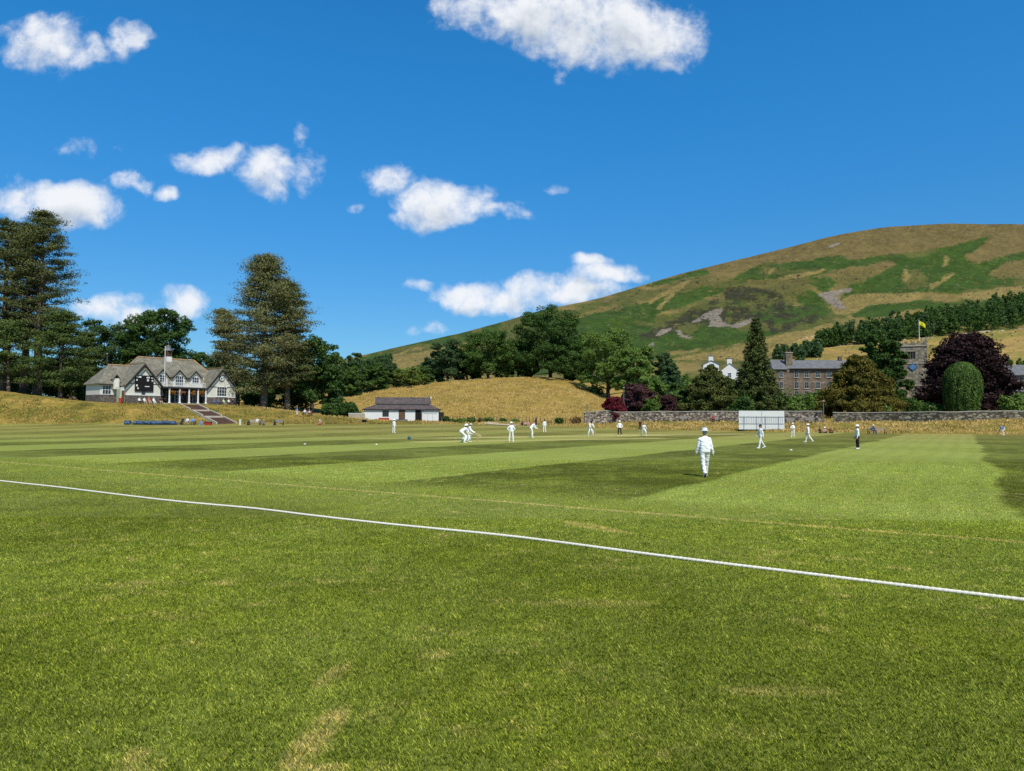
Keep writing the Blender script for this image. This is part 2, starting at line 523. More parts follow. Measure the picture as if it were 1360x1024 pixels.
# ------------------------------------------------------------------ turf colour: mowing stripes in world coordinates
def turf_colour():
    ng = bpy.data.node_groups.new('turf_colour', 'ShaderNodeTree')
    ng.interface.new_socket('P', in_out='INPUT', socket_type='NodeSocketVector')
    ng.interface.new_socket('Color', in_out='OUTPUT', socket_type='NodeSocketColor')
    ng.interface.new_socket('Dry', in_out='OUTPUT', socket_type='NodeSocketFloat')
    g = NT(ng); gi = g.new('NodeGroupInput'); go = g.new('NodeGroupOutput'); P = gi.outputs[0]
    jit = g.math('MULTIPLY', g.math('SUBTRACT', g.noise(P, .9, 3), .5), .5)
    jit2 = g.math('MULTIPLY', g.math('SUBTRACT', g.noise(P, .12, 2), .5), 1.6)
    p = g.math('ADD', g.math('ADD', g.vmath('DOT_PRODUCT', P, (.85, -.527, 0)), jit), jit2)
    q = g.math('ADD', g.math('SUBTRACT', g.vmath('DOT_PRODUCT', P, (.552, .833, 0)), 14.9), g.math('MULTIPLY', jit2, .5))
    w = 2 * math.pi / 16.5
    p = g.math('ADD', p, g.math('MULTIPLY', g.math('SUBTRACT', g.noise(P, .02, 1), .5), g.step(g.vmath('DOT_PRODUCT', P, (1, 0, 0)), -8, -40, 0, 14)))
    s1 = g.math('SINE', g.math('MULTIPLY_ADD', p, w, 7.4 * w))
    s1 = g.math('MULTIPLY_ADD', s1, 9.0, .5, clamp=True)           # 1 = light stripe
    s2 = g.math('SINE', g.math('MULTIPLY_ADD', q, 2 * math.pi / 17.0, .9))
    s2 = g.math('MULTIPLY_ADD', s2, 1.6, .5, clamp=True)
    amp = g.step(g.vmath('DOT_PRODUCT', P, (.55, -1, 0)), -62, -110, 1.0, .55)
    st = g.math('ADD', g.math('MULTIPLY', g.math('ADD', g.math('MULTIPLY', g.math('SUBTRACT', s1, .5), amp), .5), .86), g.math('MULTIPLY', s2, .20))
    inner = g.step(q, 1.0, 3.4)
    st = g.math('ADD', g.math('MULTIPLY', st, inner), g.math('MULTIPLY', g.math('SUBTRACT', 1, inner), .58))
    # outside the rope: long soft bands
    outer = g.step(q, -1.0, -5.5)
    n_big = g.noise(P, .16, 3, .6)
    st = g.math('SUBTRACT', st, g.math('MULTIPLY', outer, g.step(n_big, .36, .62, .04, .36)))
    st = g.math('ADD', st, g.math('MULTIPLY', g.math('SUBTRACT', g.noise(P, .5, 4, .6), .5), .34))
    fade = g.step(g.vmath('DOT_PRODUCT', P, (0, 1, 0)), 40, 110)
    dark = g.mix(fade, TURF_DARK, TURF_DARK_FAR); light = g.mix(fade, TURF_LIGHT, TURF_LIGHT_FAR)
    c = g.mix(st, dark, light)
    # hue drift
    c = g.mix(g.step(g.noise(P, .33, 4, .65), .42, .68, 0, .55), c, TURF_YELLOW)
    # mower lines inside stripes
    ml = g.math('SINE', g.math('MULTIPLY', p, 2 * math.pi / 1.1))
    c = g.mix(g.math('MULTIPLY', g.math('MULTIPLY_ADD', ml, .5, .5), g.math('MULTIPLY', inner, .10)), c, (.02, .03, .003, 1))
    # dry patches and the old boundary line
    dry = g.math('MULTIPLY', g.step(g.noise(P, 1.9, 6, .72), .52, .72), g.step(g.noise(P, .28, 3, .5), .38, .60))
    aq = g.math('ABSOLUTE', g.math('ADD', q, g.math('MULTIPLY', jit, .25)))
    line = g.math('MULTIPLY', g.step(aq, .16, .04), g.step(g.noise(P, 1.6, 4, .7), .30, .55))
    dry = g.math('MAXIMUM', g.math('MULTIPLY', dry, .72), g.math('MULTIPLY', line, .8))
    def patch(cx, cy, ux, uy, a, b):
        d = g.vmath('SUBTRACT', P, (cx, cy, 0))
        e1 = g.math('DIVIDE', g.vmath('DOT_PRODUCT', d, (ux, uy, 0)), a)
        e2 = g.math('DIVIDE', g.vmath('DOT_PRODUCT', d, (-uy, ux, 0)), b)
        r = g.math('ADD', g.math('MULTIPLY', e1, e1), g.math('MULTIPLY', e2, e2))
        return g.math('MULTIPLY', g.step(r, 1.3, .3), g.step(g.noise(P, 2.2, 5, .7), .32, .62))
    for a in PATCHES:
        dry = g.math('MAXIMUM', dry, g.math('MULTIPLY', patch(*a[:6]), a[6]))
    c = g.mix(dry, c, TURF_DRY)
    # the square in the middle, pale and worn
    for (cx, cy, ux, uy, a, b, k) in SQUARES:
        d = g.vmath('SUBTRACT', P, (cx, cy, 0))
        e1 = g.math('ABSOLUTE', g.math('DIVIDE', g.vmath('DOT_PRODUCT', d, (ux, uy, 0)), a))
        e2 = g.math('ABSOLUTE', g.math('DIVIDE', g.vmath('DOT_PRODUCT', d, (-uy, ux, 0)), b))
        r = g.math('MAXIMUM', e1, e2)
        c = g.mix(g.math('MULTIPLY', g.step(r, 1.05, .9), k), c, TURF_PALE)
    g.l.new(c, go.inputs[0]); g.l.new(dry, go.inputs[1])
    return ng


PATCHES = [(1.55, 13.9, .55, -.83, 1.1, .25, .75), (-1.25, 4.75, .12, .99, .60, .13, .75), (-1.15, 4.3, .9, .3, .22, .12, .7), (-1.42, 5.9, .2, .98, .35, .1, .5), (.9, 8.2, 1, 0, .8, .2, .35),
           (3.6, 10.9, .8, -.6, .9, .18, .4), (4.4, 11.2, .8, -.6, .9, .14, .4), (-4.6, 9.0, 1, .2, .7, .25, .3), (2.0, 5.6, 1, 0, .5, .12, .4)]
SQUARES = [(4.0, 70.0, .85, .53, 15, 1.6, .55), (6, 82, .85, .53, 16, 1.5, .6), (-6.0, 76.0, .85, .53, 9, 1.4, .4), (22, 95, .85, .53, 14, 3, .4)]
TURF = turf_colour()


def turf_mat(name, blades):
    m = bpy.data.materials.new(name); m.use_nodes = True
    t = NT(m.node_tree); b = m.node_tree.nodes['Principled BSDF']
    pos = t.new('ShaderNodeNewGeometry').outputs['Position']
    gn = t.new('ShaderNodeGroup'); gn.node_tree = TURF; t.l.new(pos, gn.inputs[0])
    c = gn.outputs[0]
    b.inputs['Roughness'].default_value = .9; b.inputs['Specular IOR Level'].default_value = .15
    if blades:
        at_ = t.new('ShaderNodeAttribute'); at_.attribute_name = 'tint'
        v = at_.outputs['Fac']
        k = t.ramp(v, [(0, (.22, .28, .20)), (.32, (.72, .82, .55)), (.62, (1.4, 1.40, 1.05)), (.86, (2.3, 2.05, 2.0)), (1, (3.4, 2.8, 4.8))])
        c = t.mix(1.0, c, k, 'MULTIPLY')
        c = t.mix(1.0, c, (1.55, 1.55, 1.5, 1), 'MULTIPLY')
        out = [n for n in m.node_tree.nodes if n.type == 'OUTPUT_MATERIAL'][0]
        d = t.new('ShaderNodeBsdfDiffuse'); tr = t.new('ShaderNodeBsdfTranslucent')
        t.l.new(c, d.inputs[0]); t.l.new(c, tr.inputs[0])
        mx = t.new('ShaderNodeMixShader'); mx.inputs[0].default_value = .3
        t.l.new(d.outputs[0], mx.inputs[1]); t.l.new(tr.outputs[0], mx.inputs[2]); t.l.new(mx.outputs[0], out.inputs[0])
    else:
        # grain of the sward: noise varies the tone from darker to paler
        n1 = t.noise(pos, 26, 5, .7); n2 = t.noise(pos, 5.5, 4, .65)
        k = t.math('ADD', t.math('MULTIPLY', n1, .6), t.math('MULTIPLY', n2, .4))
        k = t.ramp(k, [(.30, (.62, .64, .6)), (.5, (1, 1, 1)), (.70, (1.38, 1.32, 1.4))])
        c = t.mix(1.0, c, k, 'MULTIPLY')
        bn = t.new('ShaderNodeBump'); bn.inputs['Strength'].default_value = .6; bn.inputs['Distance'].default_value = .06
        t.l.new(n1, bn.inputs['Height']); t.l.new(bn.outputs[0], b.inputs['Normal'])
        t.l.new(c, b.inputs['Base Color'])
    return m


M_TURF = turf_mat('turf', False); M_BLADE = turf_mat('turf_blades', True)

# ------------------------------------------------------------------ fell land cover
def inpoly(x, y, poly):
    poly = np.array(poly, float); c = np.zeros(x.shape, bool); n = len(poly); j = n - 1
    for i in range(n):
        xi, yi = poly[i]; xj, yj = poly[j]
        hit = ((yi > y) != (yj > y)) & (x < (xj - xi) * (y - yi) / (yj - yi + 1e-12) + xi)
        c ^= hit; j = i
    return c


def q5(pts): return [(860 + x * .3676, 280 + y * .3676) for x, y in pts]


GREEN = [
    [(440, 490), (470, 478), (560, 450), (640, 425), (700, 411), (740, 410), (757, 424), (800, 415), (856, 402), (905, 386), (950, 377), (992, 372), (990, 379), (950, 392), (930, 400), (880, 412), (868, 430), (880, 470), (900, 475), (1010, 480), (860, 480), (700, 500), (600, 470)],
    q5([(0, 455), (110, 395), (180, 360), (300, 345), (480, 340), (620, 345), (650, 380), (520, 430), (440, 455), (260, 495), (60, 510), (-100, 500), (-120, 470)]),
    q5([(120, 232), (215, 205), (222, 222), (150, 250), (90, 262), (0, 275), (0, 262)]),
    q5([(290, 250), (420, 190), (540, 185), (700, 162), (740, 178), (900, 155), (1090, 130), (1180, 105), (1250, 88), (1200, 135), (1160, 150), (1150, 175), (1200, 190), (1290, 160), (1420, 130), (1420, 168), (1290, 185), (1230, 225), (1300, 245), (1420, 235), (1420, 280), (1250, 290), (1100, 300), (1000, 290), (880, 305), (850, 330), (1000, 322), (1100, 335), (1200, 325), (1300, 300), (1420, 285), (1420, 330), (1100, 360), (950, 360), (800, 392), (740, 380), (690, 345), (700, 300), (730, 268), (790, 245), (905, 195), (880, 180), (760, 200), (640, 225), (560, 240), (480, 245), (400, 252)]),
    q5([(530, 300), (600, 285), (640, 335), (660, 370), (610, 385), (560, 350)]),
    q5([(560, 240), (650, 235), (690, 260), (640, 300), (600, 270)]),
    q5([(450, 472), (540, 438), (548, 455), (480, 477)]),
    q5([(310, 335), (330, 295), (420, 290), (480, 315), (430, 345)]),
]
TAN = [q5([(430, 225), (455, 205), (460, 215), (440, 232)]), q5([(480, 238), (640, 208), (650, 215), (560, 240), (470, 250)]),
       q5([(918, 255), (925, 212), (942, 208), (948, 240), (930, 258)]), q5([(1058, 208), (1070, 158), (1092, 168), (1072, 200)]),
       q5([(1018, 282), (1022, 262), (1060, 255), (1072, 235), (1115, 222), (1110, 230), (1075, 255), (1030, 282)]),
       q5([(0, 330), (70, 285), (150, 248), (160, 252), (100, 300), (40, 360), (30, 352), (85, 300), (0, 340)]),
       [(455, 492), (520, 475), (580, 463), (642, 450), (640, 462), (600, 476), (560, 490), (500, 492)], [(606, 465), (625, 452), (645, 449), (640, 460)],
       [(520, 471), (545, 462), (565, 461), (560, 465), (542, 466), (524, 476)], [(572, 458), (574, 457), (578, 463), (576, 465)],
       q5([(60, 540), (200, 515), (330, 490), (470, 450), (560, 430), (660, 405), (690, 412), (640, 440), (560, 460), (500, 490), (440, 545)]),
       q5([(700, 320), (740, 300), (900, 298), (985, 292), (1000, 320), (880, 335), (800, 340), (740, 372), (690, 375), (650, 350)]),
       q5([(1120, 300), (1300, 275), (1420, 262), (1420, 300), (1250, 320), (1150, 322)])]
HEATHER = [q5([(-30, 450), (60, 405), (140, 365), (230, 325), (300, 282), (400, 275), (480, 295), (490, 325), (430, 330), (330, 335), (290, 345), (330, 350), (480, 330), (600, 345), (625, 375), (590, 410), (520, 430), (450, 442), (420, 400), (330, 395), (270, 420), (200, 405), (120, 425), (30, 465)])]
SCREE = [q5([(155, 406), (225, 362), (268, 350), (262, 385), (290, 412), (335, 402), (382, 388), (384, 402), (320, 425), (280, 418), (218, 418), (235, 385), (190, 398)]),
         q5([(28, 448), (45, 432), (88, 420), (92, 430), (45, 452)]), q5([(104, 432), (122, 428), (130, 448), (165, 452), (160, 460), (120, 456)]), q5([(0, 485), (20, 474), (24, 484), (4, 490)]),
         q5([(645, 130), (690, 112), (700, 122), (660, 134)]), q5([(610, 300), (640, 292), (735, 278), (735, 292), (680, 305), (720, 350), (690, 355), (650, 330)])]
FIELDS = [(q5([(440, 545), (500, 490), (560, 462), (700, 430), (760, 480), (900, 500), (900, 560), (440, 560)]), 0),
          ([(1085, 462), (1150, 455), (1250, 447), (1300, 441), (1420, 432), (1420, 520), (1085, 520)], 1)]


def soft(px, py, polys, amp, k, fine=.5):
    """share of several warped copies of a patch: a ragged, thinning edge"""
    m = 0
    for i in range(k):
        wx = px + (fbm(px / 17 + i * 3.3, py / 9, 3, 5 + i * 31) - .5) * 26 * amp + (fbm(px / 4, py / 2.4, 2, 15 + i * 7) - .5) * 9 * amp
        wy = py + (fbm(px / 17, py / 9 + i * 2.1, 3, 55 + i * 13) - .5) * 13 * amp + (fbm(px / 4, py / 2.4, 2, 75 + i * 11) - .5) * 6 * amp
        h = np.zeros(px.shape, bool)
        for p in polys: h |= inpoly(wx, wy, p)
        m = m + h
    m = m / k
    t_ = fbm(px / 2.2, py / 1.3, 3, 44 + k)
    return np.clip((m + (t_ - .5) * fine - .28) / .44, 0, 1)[:, None]


def cover(px, py, Y):
    n = fbm(px / 11, py / 5, 4, 91); n2 = fbm(px / 2.6, py / 1.5, 3, 47); n3 = fbm(px / 38, py / 14, 3, 19)
    def C(c): return np.array(c[:3])[None, :]
    moor = C(FELL_MOOR) * (0.66 + .68 * n)[:, None]
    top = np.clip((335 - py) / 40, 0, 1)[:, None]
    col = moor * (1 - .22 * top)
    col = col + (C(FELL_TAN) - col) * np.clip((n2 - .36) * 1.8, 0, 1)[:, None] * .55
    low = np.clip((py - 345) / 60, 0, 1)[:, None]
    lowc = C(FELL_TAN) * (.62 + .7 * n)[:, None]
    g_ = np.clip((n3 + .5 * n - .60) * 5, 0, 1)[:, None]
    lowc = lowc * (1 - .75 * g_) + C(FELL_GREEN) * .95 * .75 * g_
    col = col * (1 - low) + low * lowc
    def put(m, c, amp):
        nonlocal col
        v = np.array(c[:3])[None, :] * (1 - amp / 2 + amp * n2)[:, None]
        col = col * (1 - m) + v * m
    gm = soft(px, py, GREEN, .8, 5)
    green = C(FELL_GREEN) * (.70 + .6 * n)[:, None]
    green = green + (C(FELL_TAN) * .8 - green) * np.clip((n3 - .58) * 4, 0, .4)[:, None]
    col = col * (1 - gm) + gm * green * (.75 + .5 * n2)[:, None]
    hm = soft(px, py, HEATHER, 1.0, 5, .9)
    hm = hm * np.clip((.66 - n) * 6, .15, 1)[:, None]
    put(hm, FELL_HEATH, 1.1)
    put(soft(px, py, TAN, .45, 5) * .9, FELL_TAN, .7)
    put(soft(px, py, SCREE, .35, 3, .4), FELL_SCREE, .8)
    for poly, k in FIELDS:
        m = soft(px, py, [poly], .2, 2, .1)
        f = C(FIELD_GOLD) * (.75 + .5 * n)[:, None]
        u = np.clip((fbm(px / 40, py / 6, 3, 71) - .42) * 4, 0, 1)[:, None]
        put(m, (1, 1, 1), 0); col = col * (1 - m) + m * (f * (1 - u * .6) + C(FIELD_GREEN) * u * .6)
    r = vnoise(px / 1.6, py / 1.2, 301)
    col = np.where(((r > .94) & (n > .5) & (py < 470))[:, None], C(FELL_SCREE) * .75, col)
    # dark gorse and bracken clumps, thin sheep tracks
    d_ = vnoise(px / 2.1, py / 1.4, 411)
    col = np.where(((d_ > .86) & (n3 > .47) & (py < 480) & (py > 340))[:, None], C(FELL_HEATH) * .9, col)
    tr = np.abs(fbm(px / 70 + py / 40, py / 11 - px / 90, 3, 131) - .5)
    col = np.where((tr < .005)[:, None], col * .55 + C(FELL_TAN) * .45, col)
    return col


# ------------------------------------------------------------------ terrain sheets
pxs = np.concatenate([np.arange(-900, -80, 20.), np.arange(-80, 1440, 1.5), np.arange(1440, 2261, 20.)])
T = (pxs - 680) / F_PX
STA_Y, _ = stations(T)


def sheet(name, Yrows, mat, smooth=True, with_cover=False, label=None):
    """Yrows (R, C) distances for every column"""
    R, Cn = Yrows.shape
    X = T[None, :] * Yrows
    Z = G(X, Yrows)
    V = np.stack([X, Yrows, Z], -1).reshape(-1, 3)
    i = np.arange(R - 1)[:, None] * Cn + np.arange(Cn - 1)[None, :]
    Fq = np.stack([i, i + 1, i + 1 + Cn, i + Cn], -1).reshape(-1, 4)
    attrs = None
    if with_cover:
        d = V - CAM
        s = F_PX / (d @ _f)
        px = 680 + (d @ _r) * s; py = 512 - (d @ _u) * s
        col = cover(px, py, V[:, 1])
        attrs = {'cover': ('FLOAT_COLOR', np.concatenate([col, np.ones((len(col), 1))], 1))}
    o = np_mesh(name, V, Fq, mat, None, smooth, attrs)
    o['kind'] = 'structure'
    return o


def rows_between(j0, j1, n, power=1.0, n0=None):
    s = np.linspace(0, 1, n) ** power
    return STA_Y[:, j0][None, :] * (1 - s)[:, None] + STA_Y[:, j1][None, :] * s[:, None]


field_rows = np.concatenate([np.geomspace(0.7, 75, 60)[:, None].repeat(len(T), 1), rows_between(1, 2, 30)[1:]])
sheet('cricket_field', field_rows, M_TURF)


def dry_grass(name, stops, nscale, bump=.8):
    def b(t, co):
        pos = t.new('ShaderNodeNewGeometry').outputs['Position']
        n1 = t.noise(pos, nscale, 6, .7); n2 = t.noise(pos, nscale * 6, 4, .7); n3 = t.noise(pos, nscale * .18, 3, .5)
        k = t.math('ADD', t.math('ADD', t.math('MULTIPLY', n1, .4), t.math('MULTIPLY', n2, .35)), t.math('MULTIPLY', n3, .25))
        return t.ramp(k, stops)
    return mat(name, None, rough=.95, spec=.1, bump=bump, bscale=nscale * 4, build=b)


M_BANK = dry_grass('bank_grass', BANK_STOPS, 1.1)
M_MEADOW = dry_grass('meadow_grass', MEADOW_STOPS, .55, .6)
sheet('grass_bank', np.concatenate([rows_between(2, 3, 34), rows_between(3, 4, 24)[1:]]), M_BANK)
sheet('meadow', np.concatenate([rows_between(4, 5, 60), rows_between(5, 6, 30)[1:]]), M_MEADOW)


def fell_build(t, co):
    a = t.new('ShaderNodeAttribute'); a.attribute_name = 'cover'
    pos = t.new('ShaderNodeNewGeometry').outputs['Position']
    n1 = t.noise(pos, .12, 6, .7); n2 = t.noise(pos, .5, 3, .7)
    n3 = t.noise(pos, .035, 4, .6)
    k = t.math('ADD', t.math('ADD', t.math('MULTIPLY', n1, .45), t.math('MULTIPLY', n2, .30)), t.math('MULTIPLY', n3, .25))
    return t.mix(1.0, a.outputs['Color'], t.ramp(k, [(.33, (.50, .54, .55)), (.5, (1, 1, 1)), (.66, (1.42, 1.38, 1.3))]), 'MULTIPLY')


M_FELL = mat('fell_cover', None, rough=.95, spec=.1, bump=1.0, bscale=.15, build=fell_build)
for n_ in M_FELL.node_tree.nodes:
    if n_.type == 'BUMP': n_.inputs['Distance'].default_value = 3.0
fell_rows = np.concatenate([rows_between(6, 7, 30), rows_between(7, 8, 110)[1:], rows_between(8, 9, 190)[1:], rows_between(9, 10, 14)[1:]])
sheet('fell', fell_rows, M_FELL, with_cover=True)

# the wide ground the sheets stand on, out to the horizon
gp = MB(); n_ = 64
vs = [(0, 0, -0.6)] + [(9000 * math.cos(2 * math.pi * i / n_), 9000 * math.sin(2 * math.pi * i / n_), -0.6) for i in range(n_)]
gp.add(vs, [(0, i + 1, (i + 1) % n_ + 1) for i in range(n_)])
tag(gp.build('ground', dry_grass('ground_grass', MEADOW_STOPS, .05, .2)), kind='structure')
# the lawn the photographer stands on, behind the camera
tag(MB().add([(-60, -40, -.004), (60, -40, -.004), (60, 1.5, -.004), (-60, 1.5, -.004)], [(0, 1, 2, 3)]).build('lawn', M_TURF), kind='structure')

# tall dry tufts on the banks and the meadow edge
def tufts(name, label, n, j0, u0, u1, h, seed, px0=-60, px1=1420, m=None):
    r = np.random.default_rng(seed)
    px = px0 + (px1 - px0) * r.random(n); tt = (px - 680) / F_PX
    ys, _ = stations(tt); u = u0 + (u1 - u0) * r.random(n)
    j = np.full(n, j0); Y = ys[np.arange(n), j] * (1 - u) + ys[np.arange(n), j + 1] * u
    X = tt * Y
    keep = (fbm(X / 2.5, Y / 2.5, 3, seed) > .45)
    keep &= ~((np.abs(tt + .40) < .05) & (Y < 150) & (Y > 124) & (np.abs(X + 64 + (145 - Y) * -.78) < 2.4))
    X, Y = X[keep], Y[keep]; n = len(X); z = G(X, Y) - .04
    a = r.random(n) * math.pi * 2; hh = h * (.5 + .9 * r.random(n)); w = .05 + .09 * r.random(n)
    ux, uy = np.cos(a) * w, np.sin(a) * w * .4
    lx = (r.random(n) - .5) * hh * .9; ly = (r.random(n) - .5) * hh * .9
    V = np.stack([np.stack([X - ux, Y - uy, z], -1), np.stack([X + ux, Y + uy, z], -1), np.stack([X + ux * .6 + lx, Y + uy * .6 + ly, z + hh], -1), np.stack([X - ux * .6 + lx * .8, Y - uy * .6 + ly, z + hh * .9], -1)], 1).reshape(-1, 3)
    i = np.arange(n)[:, None] * 4
    o = np_mesh(name, V, np.concatenate([i, i + 1, i + 2, i + 3], 1), m or M_TUFT, None, False)
    tag(o, label, 'grass', kind='stuff')


M_TUFT = leaf_mat('dry_tufts', S(126, 116, 44, .9), S(238, 202, 132, .9), .3)
M_TUFT_GREEN = leaf_mat('green_tufts', S(84, 100, 32, .8), S(206, 176, 104, .8), .28)
tufts('bank_tufts', 'green and straw coloured grass over the bank below the pavilion', 22000, 2, 0.0, 1.0, .24, 71, -60, 560, M_TUFT_GREEN)
tufts('bank_tufts', 'rough golden grass on the bank below the stone wall', 26000, 2, 0.0, 1.0, .26, 74, 560, 1420)
tufts('meadow_tufts', 'dry seeding grass over the golden meadow slope', 60000, 4, 0.0, 1.0, .30, 72, 430, 830)
tufts('verge_tufts', 'rough grass between the banks and the trees', 16000, 3, 0.0, .8, .28, 73, 320, 1420)

# ------------------------------------------------------------------ blades of the mown turf near the camera
def blades(n, y0, y1, h, w, seed, pw):
    r = np.random.default_rng(seed)
    Y = (y0 ** pw + (y1 ** pw - y0 ** pw) * r.random(n)) ** (1 / pw)
    X = (r.random(n) * 2 - 1) * (.76 * Y + .4)
    # tufts: pull blades towards clump centres
    cl = r.integers(0, 2 ** 31, n)
    X = X + (vnoise(X * 21, Y * 21, 5) - .5) * .04; Y = Y + (vnoise(X * 21, Y * 21, 8) - .5) * .04
    a = r.random(n) * 2 * math.pi
    hh = h * (.4 + .8 * r.random(n) ** 1.3) * (.85 + .3 * fbm(X * 2.2, Y * 2.2, 3, 4))
    lean = (.25 + .9 * r.random(n)) * hh
    ww = w * (.6 + .8 * r.random(n)) * (Y / y0) ** .55
    ux, uy = np.cos(a), np.sin(a); b = a + (r.random(n) - .5) * 2.4 + math.pi / 2
    lx, ly = np.cos(b) * lean, np.sin(b) * lean
    z = 0 * X
    p0 = np.stack([X - ux * ww / 2, Y - uy * ww / 2, z], -1); p1 = np.stack([X + ux * ww / 2, Y + uy * ww / 2, z], -1)
    p2 = np.stack([X + lx * .45 + ux * ww * .35, Y + ly * .45 + uy * ww * .35, hh * .65], -1)
    p3 = np.stack([X + lx, Y + ly, hh], -1)
    V = np.stack([p0, p1, p2, p3], 1).reshape(-1, 3)
    i = np.arange(n)[:, None] * 4
    Fq = np.concatenate([i, i + 1, i + 2, i + 3], 1)
    tint = np.clip(r.random(n) ** 1.2 * .86 + (r.random(n) > .985) * .3 + (fbm(X * 5.1, Y * 5.1, 3, 12) - .5) * .35, 0, 1)
    return V, Fq, np.repeat(tint, 4)


bl = [blades(int(N_BLADES * 1.1), 3.4, 36, .027, .0034, 1, .5), blades(int(N_BLADES * 1.0), 3.4, 15, .027, .0030, 2, .8)]
V = np.concatenate([b[0] for b in bl]); Fq = np.concatenate([bl[0][1], bl[1][1] + len(bl[0][0])])
tag(np_mesh('grass', V, Fq, M_BLADE, None, True, {'tint': ('FLOAT', np.concatenate([b[2] for b in bl]))}), 'short mown grass blades over the turf around the boundary rope', 'grass', kind='stuff')

# ------------------------------------------------------------------ boundary rope: three strands twisted, lying on the turf
rope_px = [(-160, 622), (0, 639.5), (85, 649), (215, 665), (340, 677), (490, 695), (680, 714.5), (895, 742.5), (1110, 769), (1360, 799.5), (1600, 830)]
_old = [(-160, 628), (-60, 633.5), (0, 639), (60, 645), (100, 650), (200, 664), (300, 675), (400, 685.5), (480, 691), (560, 701), (650, 710), (740, 718), (830, 731), (900, 742), (1000, 755), (1120, 770), (1240, 784), (1360, 799), (1460, 812), (1600, 832)]
ctrl = []
for a, b in rope_px:
    d = ray(a, b); k = -2.05 / d[2]; ctrl.append((d[0] * k, d[1] * k))
ctrl = np.array(ctrl)


def catmull(P, n):
    out = []
    P = np.vstack([2 * P[0] - P[1], P, 2 * P[-1] - P[-2]])
    for i in range(1, len(P) - 2):
        u = np.linspace(0, 1, n, endpoint=False)[:, None]
        a, b, c, d = P[i - 1], P[i], P[i + 1], P[i + 2]
        out.append(.5 * ((2 * b) + (c - a) * u + (2 * a - 5 * b + 4 * c - d) * u ** 2 + (3 * b - a - 3 * c + d) * u ** 3))
    return np.vstack(out + [P[-2][None, :]])


pts = catmull(ctrl, 40)
seg = np.r_[0, np.cumsum(np.linalg.norm(np.diff(pts, axis=0), axis=1))]
L = np.arange(0, seg[-1], .013)
cx = np.interp(L, seg, pts[:, 0]); cy = np.interp(L, seg, pts[:, 1])
cx = cx + (fbm(L / 1.9, L * 0, 2, 3) - .5) * .06; cy = cy + (fbm(L / 1.9, L * 0, 2, 8) - .5) * .06
tx = np.gradient(cx); ty = np.gradient(cy); tl = np.hypot(tx, ty); nx, ny = -ty / tl, tx / tl
K = 18
ang = np.arange(K) / K * 2 * math.pi
rr = .022 * (1 + .28 * np.abs(np.cos(1.5 * (ang[None, :] + L[:, None] * 2 * math.pi / .20)))) - .003
Vx = cx[:, None] + nx[:, None] * rr * np.cos(ang); Vy = cy[:, None] + ny[:, None] * rr * np.cos(ang)
Vz = .021 + .004 * (fbm(L / .8, L * 0, 2, 33))[:, None] + rr * np.sin(ang)
V = np.stack([Vx, Vy, Vz], -1).reshape(-1, 3)
i = np.arange(len(L) - 1)[:, None] * K; j = np.arange(K)[None, :]
Fq = np.stack([i + j, i + (j + 1) % K, i + K + (j + 1) % K, i + K + j], -1).reshape(-1, 4)
M_ROPE = mat('white_rope', (.70, .66, .56, 1), .85, .18, 30)
tag(np_mesh('boundary_rope', V, Fq, M_ROPE, None, True), 'long white twisted boundary rope lying across the grass', 'rope')
# ------------------------------------------------------------------ foliage
def leaves(rng, C, R, n, size, up=.25, aspect=.55, shell=.45):
    """n leaf-shaped faces in every clump: C (M,3) centres, R (M,3) radii"""
    M_ = len(C); N = M_ * n
    d = rng.normal(size=(N, 3)); d /= np.linalg.norm(d, axis=1, keepdims=True)
    rr = (shell + (1 - shell) * rng.random((N, 1))) ** .8
    c = np.repeat(C, n, 0) + d * rr * np.repeat(R, n, 0)
    nor = d * .7 + rng.normal(size=(N, 3)) * .55 + np.array([0, 0, up]); nor /= np.linalg.norm(nor, axis=1, keepdims=True)
    a = np.cross(nor, rng.normal(size=(N, 3))); a /= np.linalg.norm(a, axis=1, keepdims=True)
    b = np.cross(nor, a)
    s = size * (.55 + .9 * rng.random((N, 1)))
    V = np.stack([c - a * s, c - b * s * aspect + nor * s * .15, c + a * s, c + b * s * aspect + nor * s * .15], 1).reshape(-1, 3)
    i = np.arange(N)[:, None] * 4
    return V, np.concatenate([i, i + 1, i + 2, i + 3], 1)


def join(parts):
    V = []; F_ = []; b = 0
    for v, f in parts:
        V.append(v); F_.append(f + b); b += len(v)
    return np.concatenate(V), np.concatenate(F_)


M_BARK = mat('bark', (.075, .058, .042, 1), .95, .5, 2.5, bump=.8, bscale=9)
M_BARK_PALE = mat('pine_bark', (.14, .105, .075, 1), .95, .5, 2.0, bump=.8, bscale=8)


def limb(mb, a, b, r0, r1, rng, bend=.1, segs=3, n=7):
    a = np.array(a, float); b = np.array(b, float); L = np.linalg.norm(b - a)
    prev = a; pr = r0
    for s in range(1, segs + 1):
        u = s / segs
        p = a + (b - a) * u + (rng.normal(size=3) * bend * L * .3 * (1 if s < segs else 0))
        r = r0 + (r1 - r0) * u
        mb.bar(prev, p, pr, r, n); prev = p; pr = r


def tree_root(name, px, Y, label, group=None, cat='tree', rz=0.0):
    X, Y, z = place(px, Y)
    return empty(name, (X, Y, z - .15), rz, label, cat, group)


def height_px(px, Y, top_py):
    X, Y, z = place(px, Y)
    return at(px, top_py, Y)[2] - z + .15


def finish(root, mb, V, F_, lm, bark, crown_name='crown'):
    if mb is not None and mb.v: mb.build('trunk', bark, root, True)
    o = np_mesh(crown_name, V, F_, lm, root, False)
    return o


